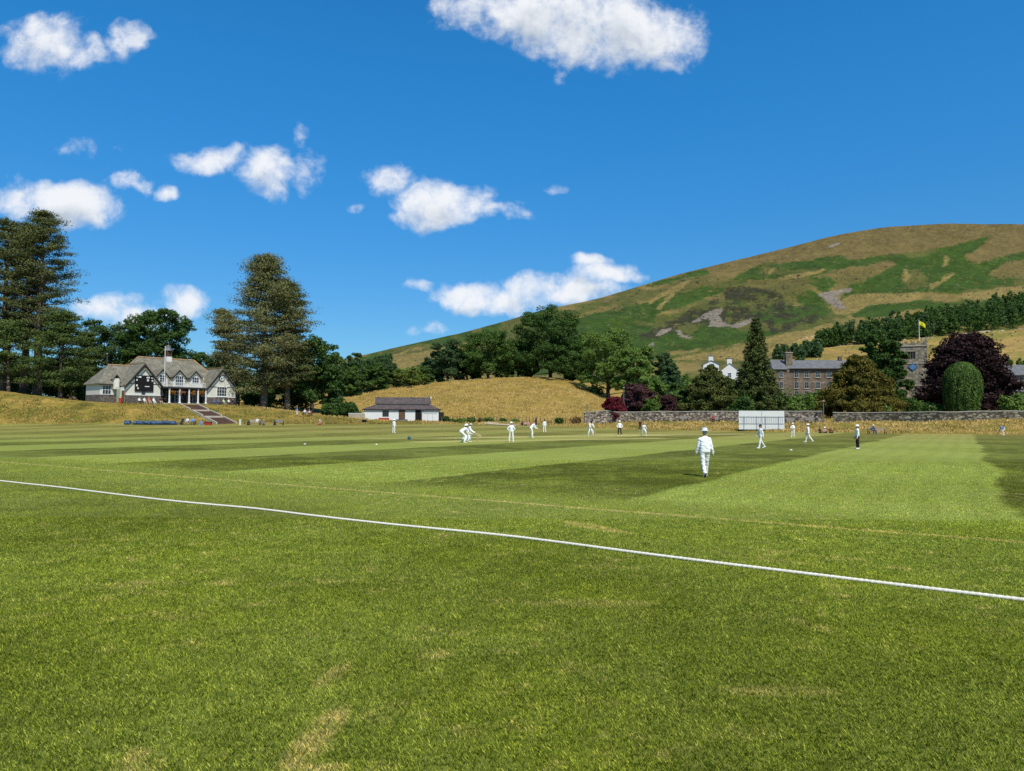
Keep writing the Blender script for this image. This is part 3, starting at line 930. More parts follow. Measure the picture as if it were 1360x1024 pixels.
def broadleaf(px, Y, top, wpx, label, lm, seed, base=.16, name='broadleaf_tree', lobes=18, leaf=.27, dens=1.0, group=None, shape='round', cat='tree', shift=0.0, flat=1.0):
    rng = np.random.default_rng(seed)
    h = height_px(px, Y, top); w = wpx / F_PX * Y / 2 * 1.0
    root = tree_root(name, px, Y, label, group, cat)
    z0 = h * base; ch = h - z0
    mb = MB()
    tr = max(.12, .022 * h)
    limb(mb, (0, 0, -.3), (shift * .3, 0, z0 + ch * .62), tr * 1.25, tr * .45, rng, .02, 5, 9)
    C = []; R = []
    for k in range(lobes):
        u = (k + .5) / lobes
        zz_ = (.02 + .90 * u)                        # height in the crown
        if shape == 'round': prof = math.sqrt(max(0, 1 - (2 * (zz_ - .38) / 1.40) ** 2))
        elif shape == 'cone': prof = max(.05, (1 - zz_) ** .75) * 1.02
        elif shape == 'bell': prof = max(.08, (1 - zz_) ** .55)
        elif shape == 'dome': prof = math.sqrt(max(0, 1 - (zz_ * .98) ** 2.4))
        else: prof = 1
        a = k * 2.39996 + rng.normal() * .25
        lr = (.26 + .13 * rng.random()) * min(w, ch * .55) * (1.0 if shape != 'cone' else (.4 + .75 * prof))
        off = max(0, w * prof - lr * .72) * (.80 + .30 * rng.random())
        c = np.array([math.cos(a) * off + shift * zz_, math.sin(a) * off, z0 + ch * zz_ * .93])
        c[2] = min(c[2], h - lr * .85)
        limb(mb, (shift * .15 * zz_, 0, z0 * .8 + ch * zz_ * .35), c, tr * .35, tr * .08, rng, .15, 3, 5)
        # sub clumps over the lobe
        ns = 17
        d = rng.normal(size=(ns, 3)); d[:, 2] = d[:, 2] * .8 + .12; d /= np.linalg.norm(d, axis=1, keepdims=True)
        sc = c + d * lr * np.array([1, 1, .78 * flat]) * (.5 + .5 * rng.random((ns, 1)))
        C.append(sc); R.append(np.repeat(lr * (.30 + .24 * rng.random((ns, 1))), 3, 1) * np.array([1, 1, .62 * flat]))
    # the core
    ns = 60
    d = rng.normal(size=(ns, 3)); d /= np.linalg.norm(d, axis=1, keepdims=True)
    C.append(np.array([shift * .4, 0, z0 + ch * (.45 if shape != 'cone' else .34)]) + d * np.array([w * .62, w * .62, ch * .42]) * rng.random((ns, 1)) ** .5)
    R.append(np.full((ns, 3), w * .22))
    C = np.concatenate(C); R = np.concatenate(R)
    n = int(80 * dens)
    V, F_ = leaves(rng, C, R, n, leaf, .45)
    V[:, 2] = np.maximum(V[:, 2], .1)
    finish(root, mb, V, F_, lm, M_BARK)
    return root


def pine(px, Y, top, wpx, label, lm, seed, base=.35, name='pine_tree', lean=0.0, dens=1.0, group=None, leaf=.20, whorls=17, trunks=1, top_shape=.55, bark=None):
    """open-crowned tall pine: bare lower trunk, level branches ending in flat needle pads"""
    rng = np.random.default_rng(seed)
    h = height_px(px, Y, top); w = wpx / F_PX * Y / 2
    root = tree_root(name, px, Y, label, group)
    mb = MB(); tr = .021 * h
    def axis(z): return np.array([lean * (max(z, 0) / h) ** 1.5, .25 * math.sin(z * .3 + seed), z])
    prev = axis(-.4)
    prev[2] = -.4
    for k in range(1, 13):
        z = h * k / 12.08; p = axis(z)
        mb.bar(prev, p, tr * (1.12 - .95 * (k - 1) / 12), tr * (1.12 - .95 * k / 12), 9); prev = p
    C = []; R = []
    for k in range(whorls):
        u = (k + rng.random() * .3) / whorls
        z = h * (base + (1 - base) * u * .985)
        prof = (min(1, .62 + u * 1.4) * (1 - u ** (2.1 if top_shape < .6 else 3.6))) ** .85 if top_shape > .4 else (1 - u) ** .8
        prof = max(prof, .10)
        nb = 5
        for b in range(nb):
            a = 2 * math.pi * (b + rng.random() * .8) / nb + k * 1.3
            Lb = w * prof * (.45 + .68 * rng.random())
            rise = Lb * (.10 + .25 * u + .12 * rng.normal())
            s = axis(z); e = s + np.array([math.cos(a) * Lb, math.sin(a) * Lb, rise])
            mid = (s + e) / 2 + np.array([0, 0, -.05 * Lb])
            mb.bar(s, mid, tr * .28 * (1.1 - u), tr * .16 * (1.1 - u), 5); mb.bar(mid, e, tr * .16 * (1.1 - u), .03, 5)
            for q in range(4):
                f = .42 + .58 * (q + rng.random() * .7) / 4
                c = s + (e - s) * f + rng.normal(size=3) * np.array([.5, .5, .12]) * Lb * .13 + np.array([0, 0, .22])
                pr = (.55 + .75 * rng.random()) * (.25 * w + .42)
                C.append(c); R.append((pr, pr, pr * (.25 + .12 * rng.random())))
    C.append(axis(h * .985)); R.append((.6, .6, .8))
    C = np.array(C); R = np.array(R)
    C[:, 2] = np.minimum(C[:, 2], h - .2)
    V, F_ = leaves(rng, C, R, int(92 * dens), leaf, .5, .42, .1)
    finish(root, mb, V, F_, lm, bark or M_BARK_PALE)
    return root


def spruce(px, Y, top, wpx, label, lm, seed, base=.04, name='spruce_tree', dens=1.0, leaf=.24, power=.8):
    rng = np.random.default_rng(seed)
    h = height_px(px, Y, top); w = wpx / F_PX * Y / 2
    root = tree_root(name, px, Y, label)
    mb = MB(); tr = .018 * h
    mb.bar((0, 0, -.3), (0, 0, h * .98), tr, .03, 9)
    C = []; R = []
    K = 32
    for k in range(K):
        u = (k + .3) / K
        z = h * (base + (1 - base) * u)
        Lw = w * max(.05, (1 - u) ** power)
        nb = max(5, int(10 * (1 - u) + 4))
        for b in range(nb):
            a = 2 * math.pi * (b + rng.random() * .7) / nb + k
            Lb = Lw * (.68 + .42 * rng.random())
            s = np.array([0, 0, z]); e = np.array([math.cos(a) * Lb, math.sin(a) * Lb, z - Lb * .22 + .3])
            mb.bar(s, e, .06 * (1.1 - u) + .02, .015, 4)
            nq = max(2, int(Lb / .75))
            for q in range(nq):
                f = (q + .8) / nq
                c = s + (e - s) * f; c[2] += .25 * f * f * Lb * .5
                r_ = .52 + .45 * (1 - f) + .20 * Lb * .4
                C.append(c); R.append((r_ * (.8 + .4 * rng.random()), r_, r_ * .55))
    C.append((0, 0, h * .99)); R.append((.15, .15, .5))
    V, F_ = leaves(rng, np.array(C), np.array(R), int(36 * dens), leaf, .4, .42, .1)
    finish(root, mb, V, F_, lm, M_BARK)
    return root


def shrub(px, Y, top, wpx, label, lm, seed, name='shrub', leaf=.25, n=34, group=None, base_py=None):
    rng = np.random.default_rng(seed)
    h = height_px(px, Y, top); w = wpx / F_PX * Y / 2
    root = tree_root(name, px, Y, label, group, 'shrub')
    mb = MB()
    C = []; R = []
    for k in range(18):
        a = rng.random() * 6.283; r_ = math.sqrt(rng.random()) * .72; zc = (.25 + .6 * rng.random() * math.sqrt(max(0, 1 - r_ * r_)))
        c = np.array([math.cos(a) * r_ * w, math.sin(a) * r_ * w * .8, zc * h])
        C.append(c); s = .30 + .15 * rng.random(); R.append((s * w, s * w, min(s * w, .28 * h)))
        if k < 7: mb.bar((rng.normal() * .1, rng.normal() * .1, -.1), c, .05, .015, 5)
    C = np.array(C); R = np.array(R); C[:, 2] = np.minimum(C[:, 2], h - R[:, 2] * .9)
    V, F_ = leaves(rng, C, R, n * 3, leaf, .3)
    V[:, 2] = np.maximum(V[:, 2], 0.02)
    mb.build('stem', M_BARK, root, True)
    np_mesh('foliage', V, F_, lm, root, False)
    return root


L_PINE = leaf_mat('pine_needles', (0.039, 0.061, 0.019, 1), (0.184, 0.192, 0.065, 1), .12)
L_PINE2 = leaf_mat('pine_needles_grey', (0.052, 0.073, 0.028, 1), (0.260, 0.247, 0.094, 1), .12)
L_CEDAR = leaf_mat('cedar_needles', (0.031, 0.060, 0.018, 1), (0.136, 0.182, 0.044, 1), .15)
L_DARK = leaf_mat('leaves_dark', (0.025, 0.060, 0.016, 1), (0.097, 0.172, 0.037, 1))
L_OAK = leaf_mat('leaves_oak', (0.032, 0.075, 0.018, 1), (0.128, 0.207, 0.044, 1))
L_BLUE = leaf_mat('leaves_bluish', (0.034, 0.071, 0.031, 1), (0.114, 0.183, 0.067, 1))
L_MID = leaf_mat('leaves_mid_green', (0.060, 0.116, 0.025, 1), (0.222, 0.325, 0.068, 1))
L_LIGHT = leaf_mat('leaves_light_green', (0.081, 0.128, 0.022, 1), (0.243, 0.297, 0.065, 1))
L_FRESH = leaf_mat('leaves_fresh', (0.061, 0.142, 0.023, 1), (0.190, 0.342, 0.049, 1))
L_YEW = leaf_mat('yew_needles', (0.047, 0.051, 0.010, 1), (0.205, 0.169, 0.031, 1), .15)
L_YEW2 = leaf_mat('yew_needles_green', (0.037, 0.058, 0.014, 1), (0.148, 0.163, 0.041, 1), .15)
L_CLIP = leaf_mat('clipped_yew', (0.030, 0.064, 0.013, 1), (0.115, 0.185, 0.038, 1), .12)
L_SPRUCE = leaf_mat('spruce_needles', (0.025, 0.046, 0.014, 1), (0.142, 0.169, 0.046, 1), .12)
L_COPPER = leaf_mat('copper_beech', (0.012, 0.007, 0.008, 1), (0.055, 0.028, 0.029, 1), .15)
L_RED = leaf_mat('red_maple', (0.068, 0.011, 0.016, 1), (0.270, 0.041, 0.051, 1))
L_PURPLE = leaf_mat('purple_leaves', (0.042, 0.018, 0.022, 1), (0.149, 0.068, 0.067, 1))
L_RUST = leaf_mat('rusty_leaves', (0.114, 0.068, 0.027, 1), (0.323, 0.209, 0.076, 1))

# ---- left: the pine group and the trees behind the pavilion
pine(6, 160, 288, 84, 'tall open pine at the left edge of the photo, first of the three trunks', L_PINE, 11, .30, lean=-1.0, top_shape=.8)
pine(31, 166, 296, 74, 'tall slim pine in the middle of the three trunks at far left', L_PINE2, 12, .32, top_shape=.8)
pine(48, 160, 279, 100, 'tallest pine of the far left group, its branches reaching right into the sky', L_PINE, 13, .26, lean=.5, whorls=20, top_shape=.8, dens=1.15)
pine(-52, 158, 300, 90, 'pine mostly cut off by the left edge of the photo', L_PINE, 14, .2)
pine(10, 154, 424, 105, 'low spreading conifer under the tall pines at the left edge', L_CEDAR, 15, .12, name='cedar_tree', whorls=10, top_shape=.2)
pine(80, 152, 412, 92, 'spreading green cedar in front of the tall pines, left of the pavilion', L_CEDAR, 16, .14, name='cedar_tree', whorls=13, top_shape=.5, dens=1.3)
pine(112, 172, 438, 60, 'dark conifer standing between the cedar and the pavilion roof', L_CEDAR, 19, .1, name='cedar_tree', whorls=11, top_shape=.5, dens=1.2)
broadleaf(206, 186, 399, 98, 'big dark green tree rising behind the pavilion turret', L_DARK, 21, .12, lobes=20, dens=1.2)
broadleaf(146, 196, 416, 84, 'dark tree behind the left end of the pavilion roof', L_BLUE, 22, .10, lobes=18)
broadleaf(258, 190, 462, 50, 'low dark tree behind the right end of the pavilion ridge', L_DARK, 23, .06, lobes=12)
broadleaf(288, 186, 458, 44, 'small dark tree seen through the gap right of the pavilion', L_BLUE, 24, .06, lobes=12)
pine(316, 168, 410, 62, 'leaning pine with a heavy limb over the pavilion clock gable', L_PINE2, 31, .25, lean=-4.2, whorls=14, bark=M_BARK_PALE)
pine(350, 158, 338, 146, 'largest dense pine right of the pavilion, the tallest crown of its clump', L_PINE2, 32, .13, whorls=26, dens=1.35, bark=M_BARK_PALE)
pine(381, 161, 372, 84, 'pine with a shoulder of bare stem standing right of the largest pine', L_PINE, 33, .22, whorls=17, dens=1.1)
broadleaf(414, 168, 441, 88, 'round dark tree at the right foot of the big pines', L_DARK, 34, .10, lobes=20)
broadleaf(441, 176, 472, 36, 'small dark tree at the right end of the pine clump', L_BLUE, 35, .08, lobes=10)
for i, (px, Y, tp, w, lb) in enumerate([(441, 158, 537, 34, 'dark bush in the shade under the round dark tree'), (463, 162, 534, 30, 'dark bush beside the low white wall near the shed'),
                                         (20, 172, 492, 60, 'dark undergrowth bush under the far left pines'), (75, 170, 497, 56, 'dark undergrowth bush left of the stone house behind the cedar'), (112, 160, 508, 30, 'dark bush against the left end of the pavilion'),
                                         (-40, 168, 495, 60, 'dark undergrowth bush at the very left edge'), (48, 182, 494, 70, 'dark undergrowth bush behind the three tall pine trunks'), (98, 186, 500, 50, 'dark undergrowth bush in front of the half hidden stone house'), (345, 172, 520, 60, 'dark bush behind the trunks of the big pines'), (390, 174, 522, 50, 'dark bush behind the pines to the right')]):
    shrub(px, Y, tp, w, lb, L_DARK, 40 + i, leaf=.3)

for i, (px, Y, tp, w, lb) in enumerate([(-20, 205, 462, 90, 'dark tree far behind the pines at the left edge'), (40, 210, 468, 90, 'dark tree far behind the three tall pine trunks'), (98, 214, 474, 76, 'dark tree far behind the stone house at left'), (340, 205, 488, 70, 'dark tree far behind the leaning pine'), (395, 212, 482, 70, 'dark tree far behind the big pines')]):
    broadleaf(px, Y, tp, w, lb, L_DARK, 150 + i, .02, lobes=14)

# ---- middle: the trees along the crest of the meadow
for i, (px, Y, tp, w, lm, lb, kw) in enumerate([
    (470, 226, 462, 26, L_BLUE, 'narrow dark tree at the left end of the meadow tree line', {}),
    (462, 222, 484, 40, L_OAK, 'low green tree left of the meadow, next to the pine clump', {}),
    (492, 232, 481, 46, L_OAK, 'bushy green tree left of the pale green tree on the meadow', {}),
    (515, 240, 480, 36, L_BLUE, 'dark tree directly left of the pale green tree', {}),
    (541, 236, 486, 56, L_LIGHT, 'pale yellow green rounded tree on the meadow edge', dict(flat=.6, shape='dome')),
    (574, 248, 470, 34, L_BLUE, 'small dark tree right behind the pale green tree', {}),
    (594, 246, 448, 50, L_BLUE, 'dark upright tree right of the pale green tree', {}),
    (620, 253, 458, 46, L_DARK, 'dark tree in the gap left of the broad oak', {}),
    (772, 248, 450, 48, L_OAK, 'green tree in the gap right of the tallest meadow tree', {}),
    (560, 246, 484, 34, L_OAK, 'low tree behind the right side of the pale green tree', {}),
    (648, 244, 433, 78, L_OAK, 'broad dark oak in the middle of the meadow tree line', dict(lobes=20)),
    (688, 250, 446, 50, L_OAK, 'dark tree filling the gap between the oak and the tallest tree', {}),
    (731, 244, 406, 98, L_DARK, 'tallest tree of the meadow line, dense and dark green', dict(lobes=24, dens=1.3)),
    (808, 226, 428, 78, L_MID, 'lighter mid green tree right of the tallest meadow tree', dict(lobes=20)),
    (848, 214, 450, 52, L_MID, 'mid green tree at the right end of the meadow line', {}),
    (858, 300, 452, 22, L_BLUE, 'slim dark treetop behind the mid green trees', {}),
    (881, 300, 462, 28, L_BLUE, 'round dark tree alone on the field below the fell', dict(base=.05))]):
    kw = dict(kw); kw.setdefault('base', .06); kw.setdefault('lobes', 14)
    broadleaf(px, Y, tp, w, lb, lm, 60 + i, **kw)

# ---- right: behind the stone wall
broadleaf(966, 172, 496, 44, 'dark green tree between the olive yew and the spruce, below the white gables', L_OAK, 80, .03)
broadleaf(893, 178, 475, 58, 'dark pointed tree behind the wall left of the white gables', L_BLUE, 81, .05, shape='cone', lobes=22, leaf=.24)
broadleaf(866, 172, 496, 44, 'mid green bushy tree above the purple shrub', L_MID, 82, .05)
broadleaf(848, 150, 506, 50, 'purple leaved small tree behind the wall', L_PURPLE, 83, .05, leaf=.25)
broadleaf(815, 142.5, 525, 36, 'bright red maple hanging over the end of the stone wall', L_RED, 84, .1, leaf=.2, shape='dome', name='maple_tree', lobes=14)
broadleaf(888, 149, 522, 28, 'small rusty purple shrub right of the purple tree', L_PURPLE, 85, .05, leaf=.22)
broadleaf(866, 146, 528, 26, 'green shrub between the two purple shrubs', L_MID, 86, .05, leaf=.22)
broadleaf(944, 150, 478, 96, 'olive green yew left of the tall spruce', L_YEW2, 87, .03, shape='cone', name='yew_tree', lobes=30, leaf=.19, dens=1.3)
broadleaf(908, 156, 505, 44, 'green tree in the gap left of the olive yew', L_OAK, 88, .03)
spruce(1005, 151, 423, 76, 'tall pointed dark spruce standing behind the sight screen', L_SPRUCE, 89, dens=1.15)
for i, (px, Y, tp, w, lm, lb) in enumerate([(1042, 150, 514, 46, L_OAK, 'green bush behind the wall at the foot of the spruce'), (1066, 146, 522, 44, L_MID, 'green bush below the windows of the stone house'),
                                            (1088, 150, 512, 36, L_OAK, 'green bush between the stone house and the big yew'), (985, 142, 524, 44, L_DARK, 'dark bush behind the left end of the sight screen'),
                                            (1232, 141, 530, 46, L_OAK, 'dark green shrub under the left side of the copper beech'), (1200, 146, 522, 40, L_OAK, 'dark shrub at the foot of the church tower'),
                                            (1348, 142, 522, 40, L_MID, 'green shrub in front of the church at the right edge'), (1168, 140, 532, 40, L_MID, 'green creeper bush spilling over the wall right of the big yew')]):
    shrub(px, Y, tp, w, lb, lm, 100 + i)
broadleaf(1141, 145, 462, 122, 'large golden olive yew in front of the church tower', L_YEW, 111, .02, shape='cone', name='yew_tree', lobes=44, leaf=.19, dens=1.4)
broadleaf(1174, 172, 424, 64, 'tall dark tree behind the golden yew, left of the church tower', L_DARK, 112, .04, lobes=20, dens=1.2)
broadleaf(1277, 156, 436, 142, 'spreading purple black copper beech beside the church', L_COPPER, 113, .03, name='copper_beech', lobes=38, dens=1.2, shape='bell', shift=1.9)


def clipped_yew(px, Y, top, wpx, label, seed):
    rng = np.random.default_rng(seed)
    h = height_px(px, Y, top); w = wpx / F_PX * Y / 2
    root = tree_root('clipped_yew', px, Y, label)
    w *= .84
    N = 26000
    a = rng.random(N) * 2 * math.pi; u = rng.random(N)
    prof = np.where(u < .55, .72 + .28 * np.sin(u / .55 * math.pi / 2), np.sqrt(np.maximum(0, 1 - ((u - .55) / .46) ** 2.6)))
    ridge = 1 + .10 * np.abs(np.sin(a * 8 + 1.1 * np.sin(u * 5))) - .05 + .16 * (fbm(a * 2.2, u * 4, 3, 5) - .5) + .10 * (fbm(a * 7, u * 3, 2, 9) - .5)
    r_ = w * prof * ridge * (1 - .22 * rng.random(N) ** 2)
    c = np.stack([np.cos(a) * r_, np.sin(a) * r_, .12 + h * u * .98], -1)
    V0 = []
    nor = np.stack([np.cos(a), np.sin(a), (u - .5) * .8], -1) + rng.normal(size=(N, 3)) * .5; nor /= np.linalg.norm(nor, axis=1, keepdims=True)
    up = np.array([0, 0, 1.0]) + rng.normal(size=(N, 3)) * .3
    b = np.cross(nor, up); b /= np.linalg.norm(b, axis=1, keepdims=True); v = np.cross(b, nor)
    s = .17 * (.6 + .9 * rng.random((N, 1)))
    V = np.stack([c - v * s, c - b * s * .4, c + v * s, c + b * s * .4], 1).reshape(-1, 3)
    i = np.arange(N)[:, None] * 4
    mb = MB(); mb.bar((0, 0, -.3), (0, 0, h * .6), .28, .1)
    finish(root, mb, V, np.concatenate([i, i + 1, i + 2, i + 3], 1), L_CLIP, M_BARK)


clipped_yew(1279, 137, 481, 54, 'clipped rounded green yew in front of the copper beech', 120)


# ---- woods far up the slope: each reads as one mass
def wood(name, label, pts, hpx, lm, seed, leaf=.9):
    rng = np.random.default_rng(seed); parts = []
    for (px, py, Y) in pts:
        X, Y, z = place(px, Y)
        h = hpx * (.7 + .6 * rng.random()) / F_PX * Y; w = h * (.30 + .14 * rng.random())
        con = rng.random() < .6
        C = []; R = []
        for k in range(16):
            u = rng.random(); pr = (1 - u) if con else math.sqrt(max(0, 1 - (2 * u - .95) ** 2))
            a = rng.random() * 6.28
            C.append((X + math.cos(a) * w * pr * .75, Y + math.sin(a) * w * pr * .75, z + h * (.12 + .85 * u))); s = (.25 + .22 * rng.random()) * w * (.5 + .6 * pr); R.append((s, s, s * 1.1))
        parts.append(leaves(rng, np.array(C), np.array(R), 16, leaf, .3))
    V, F_ = join(parts)
    o = np_mesh(name, V, F_, lm, None, False)
    tag(o, label, 'wood', kind='stuff')


rng_ = np.random.default_rng(5)
pts = []
upx = [1085, 1100, 1130, 1180, 1240, 1300, 1372]; lo = [462, 461, 459, 455, 448, 441, 434]; up_ = [462, 452, 436, 428, 418, 404, 394]
for k in range(330):
    px = 1090 + rng_.random() * 290
    l_ = np.interp(px, upx, lo); u_ = np.interp(px, upx, up_) + 12
    py = min(l_, u_ + (l_ - u_) * rng_.random())
    # distance of the slope at this bearing and height
    Ys = np.linspace(320, 1100, 300); d = ray(px, py)
    P_ = CAM[None] + d[None] * (Ys / d[1])[:, None]
    below = np.nonzero(P_[:, 2] <= G(P_[:, 0], Ys))[0]
    pts.append((px, py, Ys[below[0]] if len(below) else 520))
wood('hillside_wood', 'dark mixed wood in a band across the lower fell behind the church', pts[:210], 21, L_DARK, 6, .8)
wood('hillside_wood', 'lighter broadleaf trees scattered through the dark wood on the lower fell', pts[210:290], 17, L_OAK, 16, .8)
wood('hillside_wood', 'bluish spruces scattered through the dark wood on the lower fell', pts[290:], 24, L_BLUE, 17, .8)
pts = []
for k in range(60):
    px = 1032 + rng_.random() * 56; u = (px - 1032) / 56
    py = 479 - 14 * u * rng_.random() - 4 * rng_.random()
    Ys = np.linspace(260, 900, 300); d = ray(px, py)
    P_ = CAM[None] + d[None] * (Ys / d[1])[:, None]
    below = np.nonzero(P_[:, 2] <= G(P_[:, 0], Ys))[0]
    pts.append((px, py, Ys[below[0]] if len(below) else 420))
wood('hillside_copse', 'small dark copse on the slope above the stone house', pts, 15, L_BLUE, 7, .8)
pts = [(452 + 66 * rng_.random(), 470, 760 + 120 * rng_.random()) for k in range(60)]
wood('distant_wood', 'distant dark tree belt where the fell runs down at left', pts, 9, L_BLUE, 8, 1.2)
pts = [(1330 + 60 * rng_.random(), 476, 330 + 30 * rng_.random()) for k in range(14)]
wood('field_hedge', 'green hedge on the field behind the church roof', pts, 8, L_MID, 9, .6)
pts = [(870 + 230 * rng_.random(), 492, 300 + 40 * rng_.random()) for k in range(46)]
wood('valley_wood', 'green trees behind the white gables and the stone house', pts, 16, L_MID, 10, .6)
# ------------------------------------------------------------------ building materials
def slate_build(c1, c2, c3, course=.28):
    def b(t, co):
        n1 = t.noise(co, 1.3, 5, .65); n2 = t.noise(co, 6, 4, .7)
        sep = t.new('ShaderNodeSeparateXYZ'); t.l.new(co, sep.inputs[0])
        w = t.math('SINE', t.math('MULTIPLY', sep.outputs[2], 2 * math.pi / course))
        k = t.math('ADD', t.math('ADD', t.math('MULTIPLY', n1, .5), t.math('MULTIPLY', n2, .5)), t.math('MULTIPLY', w, .03))
        return t.ramp(k, [(.32, c1[:3]), (.5, c2[:3]), (.68, c3[:3])])
    return b


def rubble_build(cols, scale, mortar):
    def b(t, co):
        v = t.new('ShaderNodeTexVoronoi'); v.inputs['Scale'].default_value = scale; v.inputs['Randomness'].default_value = .9
        mp = t.new('ShaderNodeMapping'); mp.inputs['Scale'].default_value = (1, 1, 1.7); t.l.new(co, mp.inputs[0]); t.l.new(mp.outputs[0], v.inputs['Vector'])
        sp = t.new('ShaderNodeSeparateColor'); t.l.new(v.outputs['Color'], sp.inputs[0])
        c = t.ramp(sp.outputs[0], [(i / (len(cols) - 1), x[:3]) for i, x in enumerate(cols)])
        e = t.step(v.outputs['Distance'], .42, .62)
        c = t.mix(e, c, mortar)
        return t.mix(1.0, c, t.ramp(t.noise(co, .8, 4, .6), [(.3, (.7, .7, .7)), (.7, (1.25, 1.22, 1.15))]), 'MULTIPLY')
    return b


M_RENDER = mat('cream_render', S(226, 222, 206, .8), .9, .10, .7)
M_WHITE = mat('white_paint', S(236, 236, 230, .8), .6, .06, 2)
M_SLATE = mat('mossy_slate', None, .85, build=slate_build(S(80, 79, 70, .66), S(136, 132, 116, .66), S(184, 176, 154, .66)), bump=.5, bscale=8)
M_SLATE_GREY = mat('grey_slate', None, .7, build=slate_build(S(78, 82, 86), S(118, 120, 122), S(150, 150, 148)), bump=.4, bscale=8)
M_SLATE_DARK = mat('dark_slate', None, .8, build=slate_build(S(58, 52, 54), S(92, 82, 82), S(128, 114, 108)), bump=.4, bscale=8)
M_RIDGE = mat('ridge_tile', S(196, 156, 112), .9, .25, 3)
M_DARKWOOD = mat('dark_timber', (.018, .015, .013, 1), .8, .3, 4)
M_PLINTH = mat('stone_plinth', None, .95, build=rubble_build([S(84, 78, 72), S(120, 112, 104), S(146, 136, 124)], 2.6, S(100, 94, 88)), bump=.5, bscale=6)
M_RUBBLE = mat('rubble_wall', None, .95, build=rubble_build([S(116, 104, 90), S(168, 154, 138), S(204, 190, 170), S(146, 134, 120), S(220, 208, 190)], 2.0, S(100, 90, 78)), bump=.9, bscale=5)
M_RUBBLE_DARK = mat('weathered_wall', None, .95, build=rubble_build([S(96, 90, 76), S(140, 132, 114), S(178, 168, 146), S(118, 112, 98), S(196, 184, 162)], 1.9, S(82, 78, 66)), bump=.9, bscale=5)
M_CAP = mat('wall_cap', S(184, 176, 160), .95, .3, 2)
M_GLASS = mat('window_glass', (.022, .028, .034, 1), .08, .3, 1.5, spec=.6)
M_PANEWHITE = mat('sash_white', (.72, .73, .72, 1), .5, .05, 3)
M_BLACK = mat('scoreboard_black', (.006, .006, .007, 1), .85, .2, 4)
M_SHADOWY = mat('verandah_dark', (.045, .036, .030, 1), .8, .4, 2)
M_GREENDOOR = mat('pale_green_door', S(196, 206, 172, .75), .6, .08, 3)
M_BROWN = mat('brown_timber', S(110, 84, 60), .8, .3, 3)
M_SAND = mat('sandstone', None, .95, build=rubble_build([S(106, 92, 78, .62), S(142, 126, 108, .62), S(166, 150, 130, .62), S(124, 110, 96, .62)], 1.3, S(134, 120, 104, .62)), bump=.4, bscale=5)
M_CHURCH = mat('church_stone', None, .95, build=rubble_build([S(118, 112, 98), S(156, 148, 130), S(182, 172, 152), S(136, 130, 116)], 1.5, S(134, 128, 112)), bump=.5, bscale=5)
M_PALESTONE = mat('dressed_stone', S(186, 176, 154), .9, .2, 2)
M_BRICK = mat('dark_brick_steps', S(104, 78, 66), .95, .35, 4, bump=.5, bscale=12)
M_KERB = mat('step_edging', S(206, 196, 174), .9, .2, 3)
M_METALGREY = mat('grey_metal', S(120, 126, 132), .5, .1, 4)
M_POLE = mat('pole_white', S(232, 232, 226, .8), .5, .05, 4)
M_BLUEFACE = mat('clock_blue', S(70, 140, 196), .5, .1, 4)
M_GOLD = mat('clock_gold', S(226, 190, 90), .4, .1, 4)
M_YELLOW = mat('flag_yellow', S(236, 220, 40, .85), .8, .1, 3)
M_REDPAINT = mat('red_paint', S(214, 70, 46), .6, .15, 4)


def window(parent, cx, y, z0, w, h, nx, nz, depth=.0, axis='y', name='window', frame_m=None, sill=None, bar=.055, glass=None):
    """a window standing proud of the wall plane at local y: frame with bars, one pane sheet behind"""
    fm = frame_m or M_PANEWHITE
    mb = MB(); x0, x1 = cx - w / 2, cx + w / 2; z1 = z0 + h; fr = .09
    def bx(a0, a1, b0, b1, t0, t1):
        if axis == 'y': mb.box(a0, a1, y - t1, y - t0, b0, b1)
        else: mb.box(y - t1, y - t0, a0, a1, b0, b1)
    bx(x0, x0 + fr, z0, z1, 0, .09); bx(x1 - fr, x1, z0, z1, 0, .09); bx(x0 + fr, x1 - fr, z0, z0 + fr, 0, .088); bx(x0 + fr, x1 - fr, z1 - fr, z1, 0, .088)
    for i in range(1, nx):
        c = x0 + w * i / nx; bx(c - bar / 2, c + bar / 2, z0 + fr, z1 - fr, 0, .07)
    for i in range(1, nz):
        c = z0 + h * i / nz; bx(x0 + fr, x1 - fr, c - bar / 2, c + bar / 2, 0, .064)
    f = mb.build(name, fm, parent)
    g = MB()
    mb2 = g
    if axis == 'y': g.box(x0 + fr * .5, x1 - fr * .5, y - .04, y - .012, z0 + fr * .5, z1 - fr * .5)
    else: g.box(y - .04, y - .012, x0 + fr * .5, x1 - fr * .5, z0 + fr * .5, z1 - fr * .5)
    g.build('pane', glass or M_GLASS, f)
    if sill:
        s = MB()
        if axis == 'y': s.box(x0 - .12, x1 + .12, y - .16, y, z0 - .14, z0 - .003)
        else: s.box(y - .16, y, x0 - .12, x1 + .12, z0 - .14, z0 - .003)
        s.build('sill', sill, f)
    return f


def gable_roof(parent, x0, x1, y0, y1, ze, zr, m, over=.4, front=.5, th=.16, ridge=True, name='roof'):
    """ridge along y"""
    xc = (x0 + x1) / 2; sl = (zr - ze) / (xc - x0)
    xa, xb = x0 - over, x1 + over; za = ze - over * sl
    mb = MB()
    mb.prism([(xa, za + .02), (xc, zr + .02), (xc, zr + .02 + th), (xa, za + .02 + th)], y1 - y0 + front, 'y', y0 - front)
    mb.prism([(xb, za + .02), (xb, za + .02 + th), (xc + .001, zr + .02 + th), (xc + .001, zr + .02)], y1 - y0 + front, 'y', y0 - front)
    r = mb.build(name, m, parent)
    if ridge:
        MB().box(xc - .12, xc + .12, y0 - front - .01, y1, zr + .1 + th, zr + .22 + th).build('ridge_tiles', M_RIDGE, r)
    return r


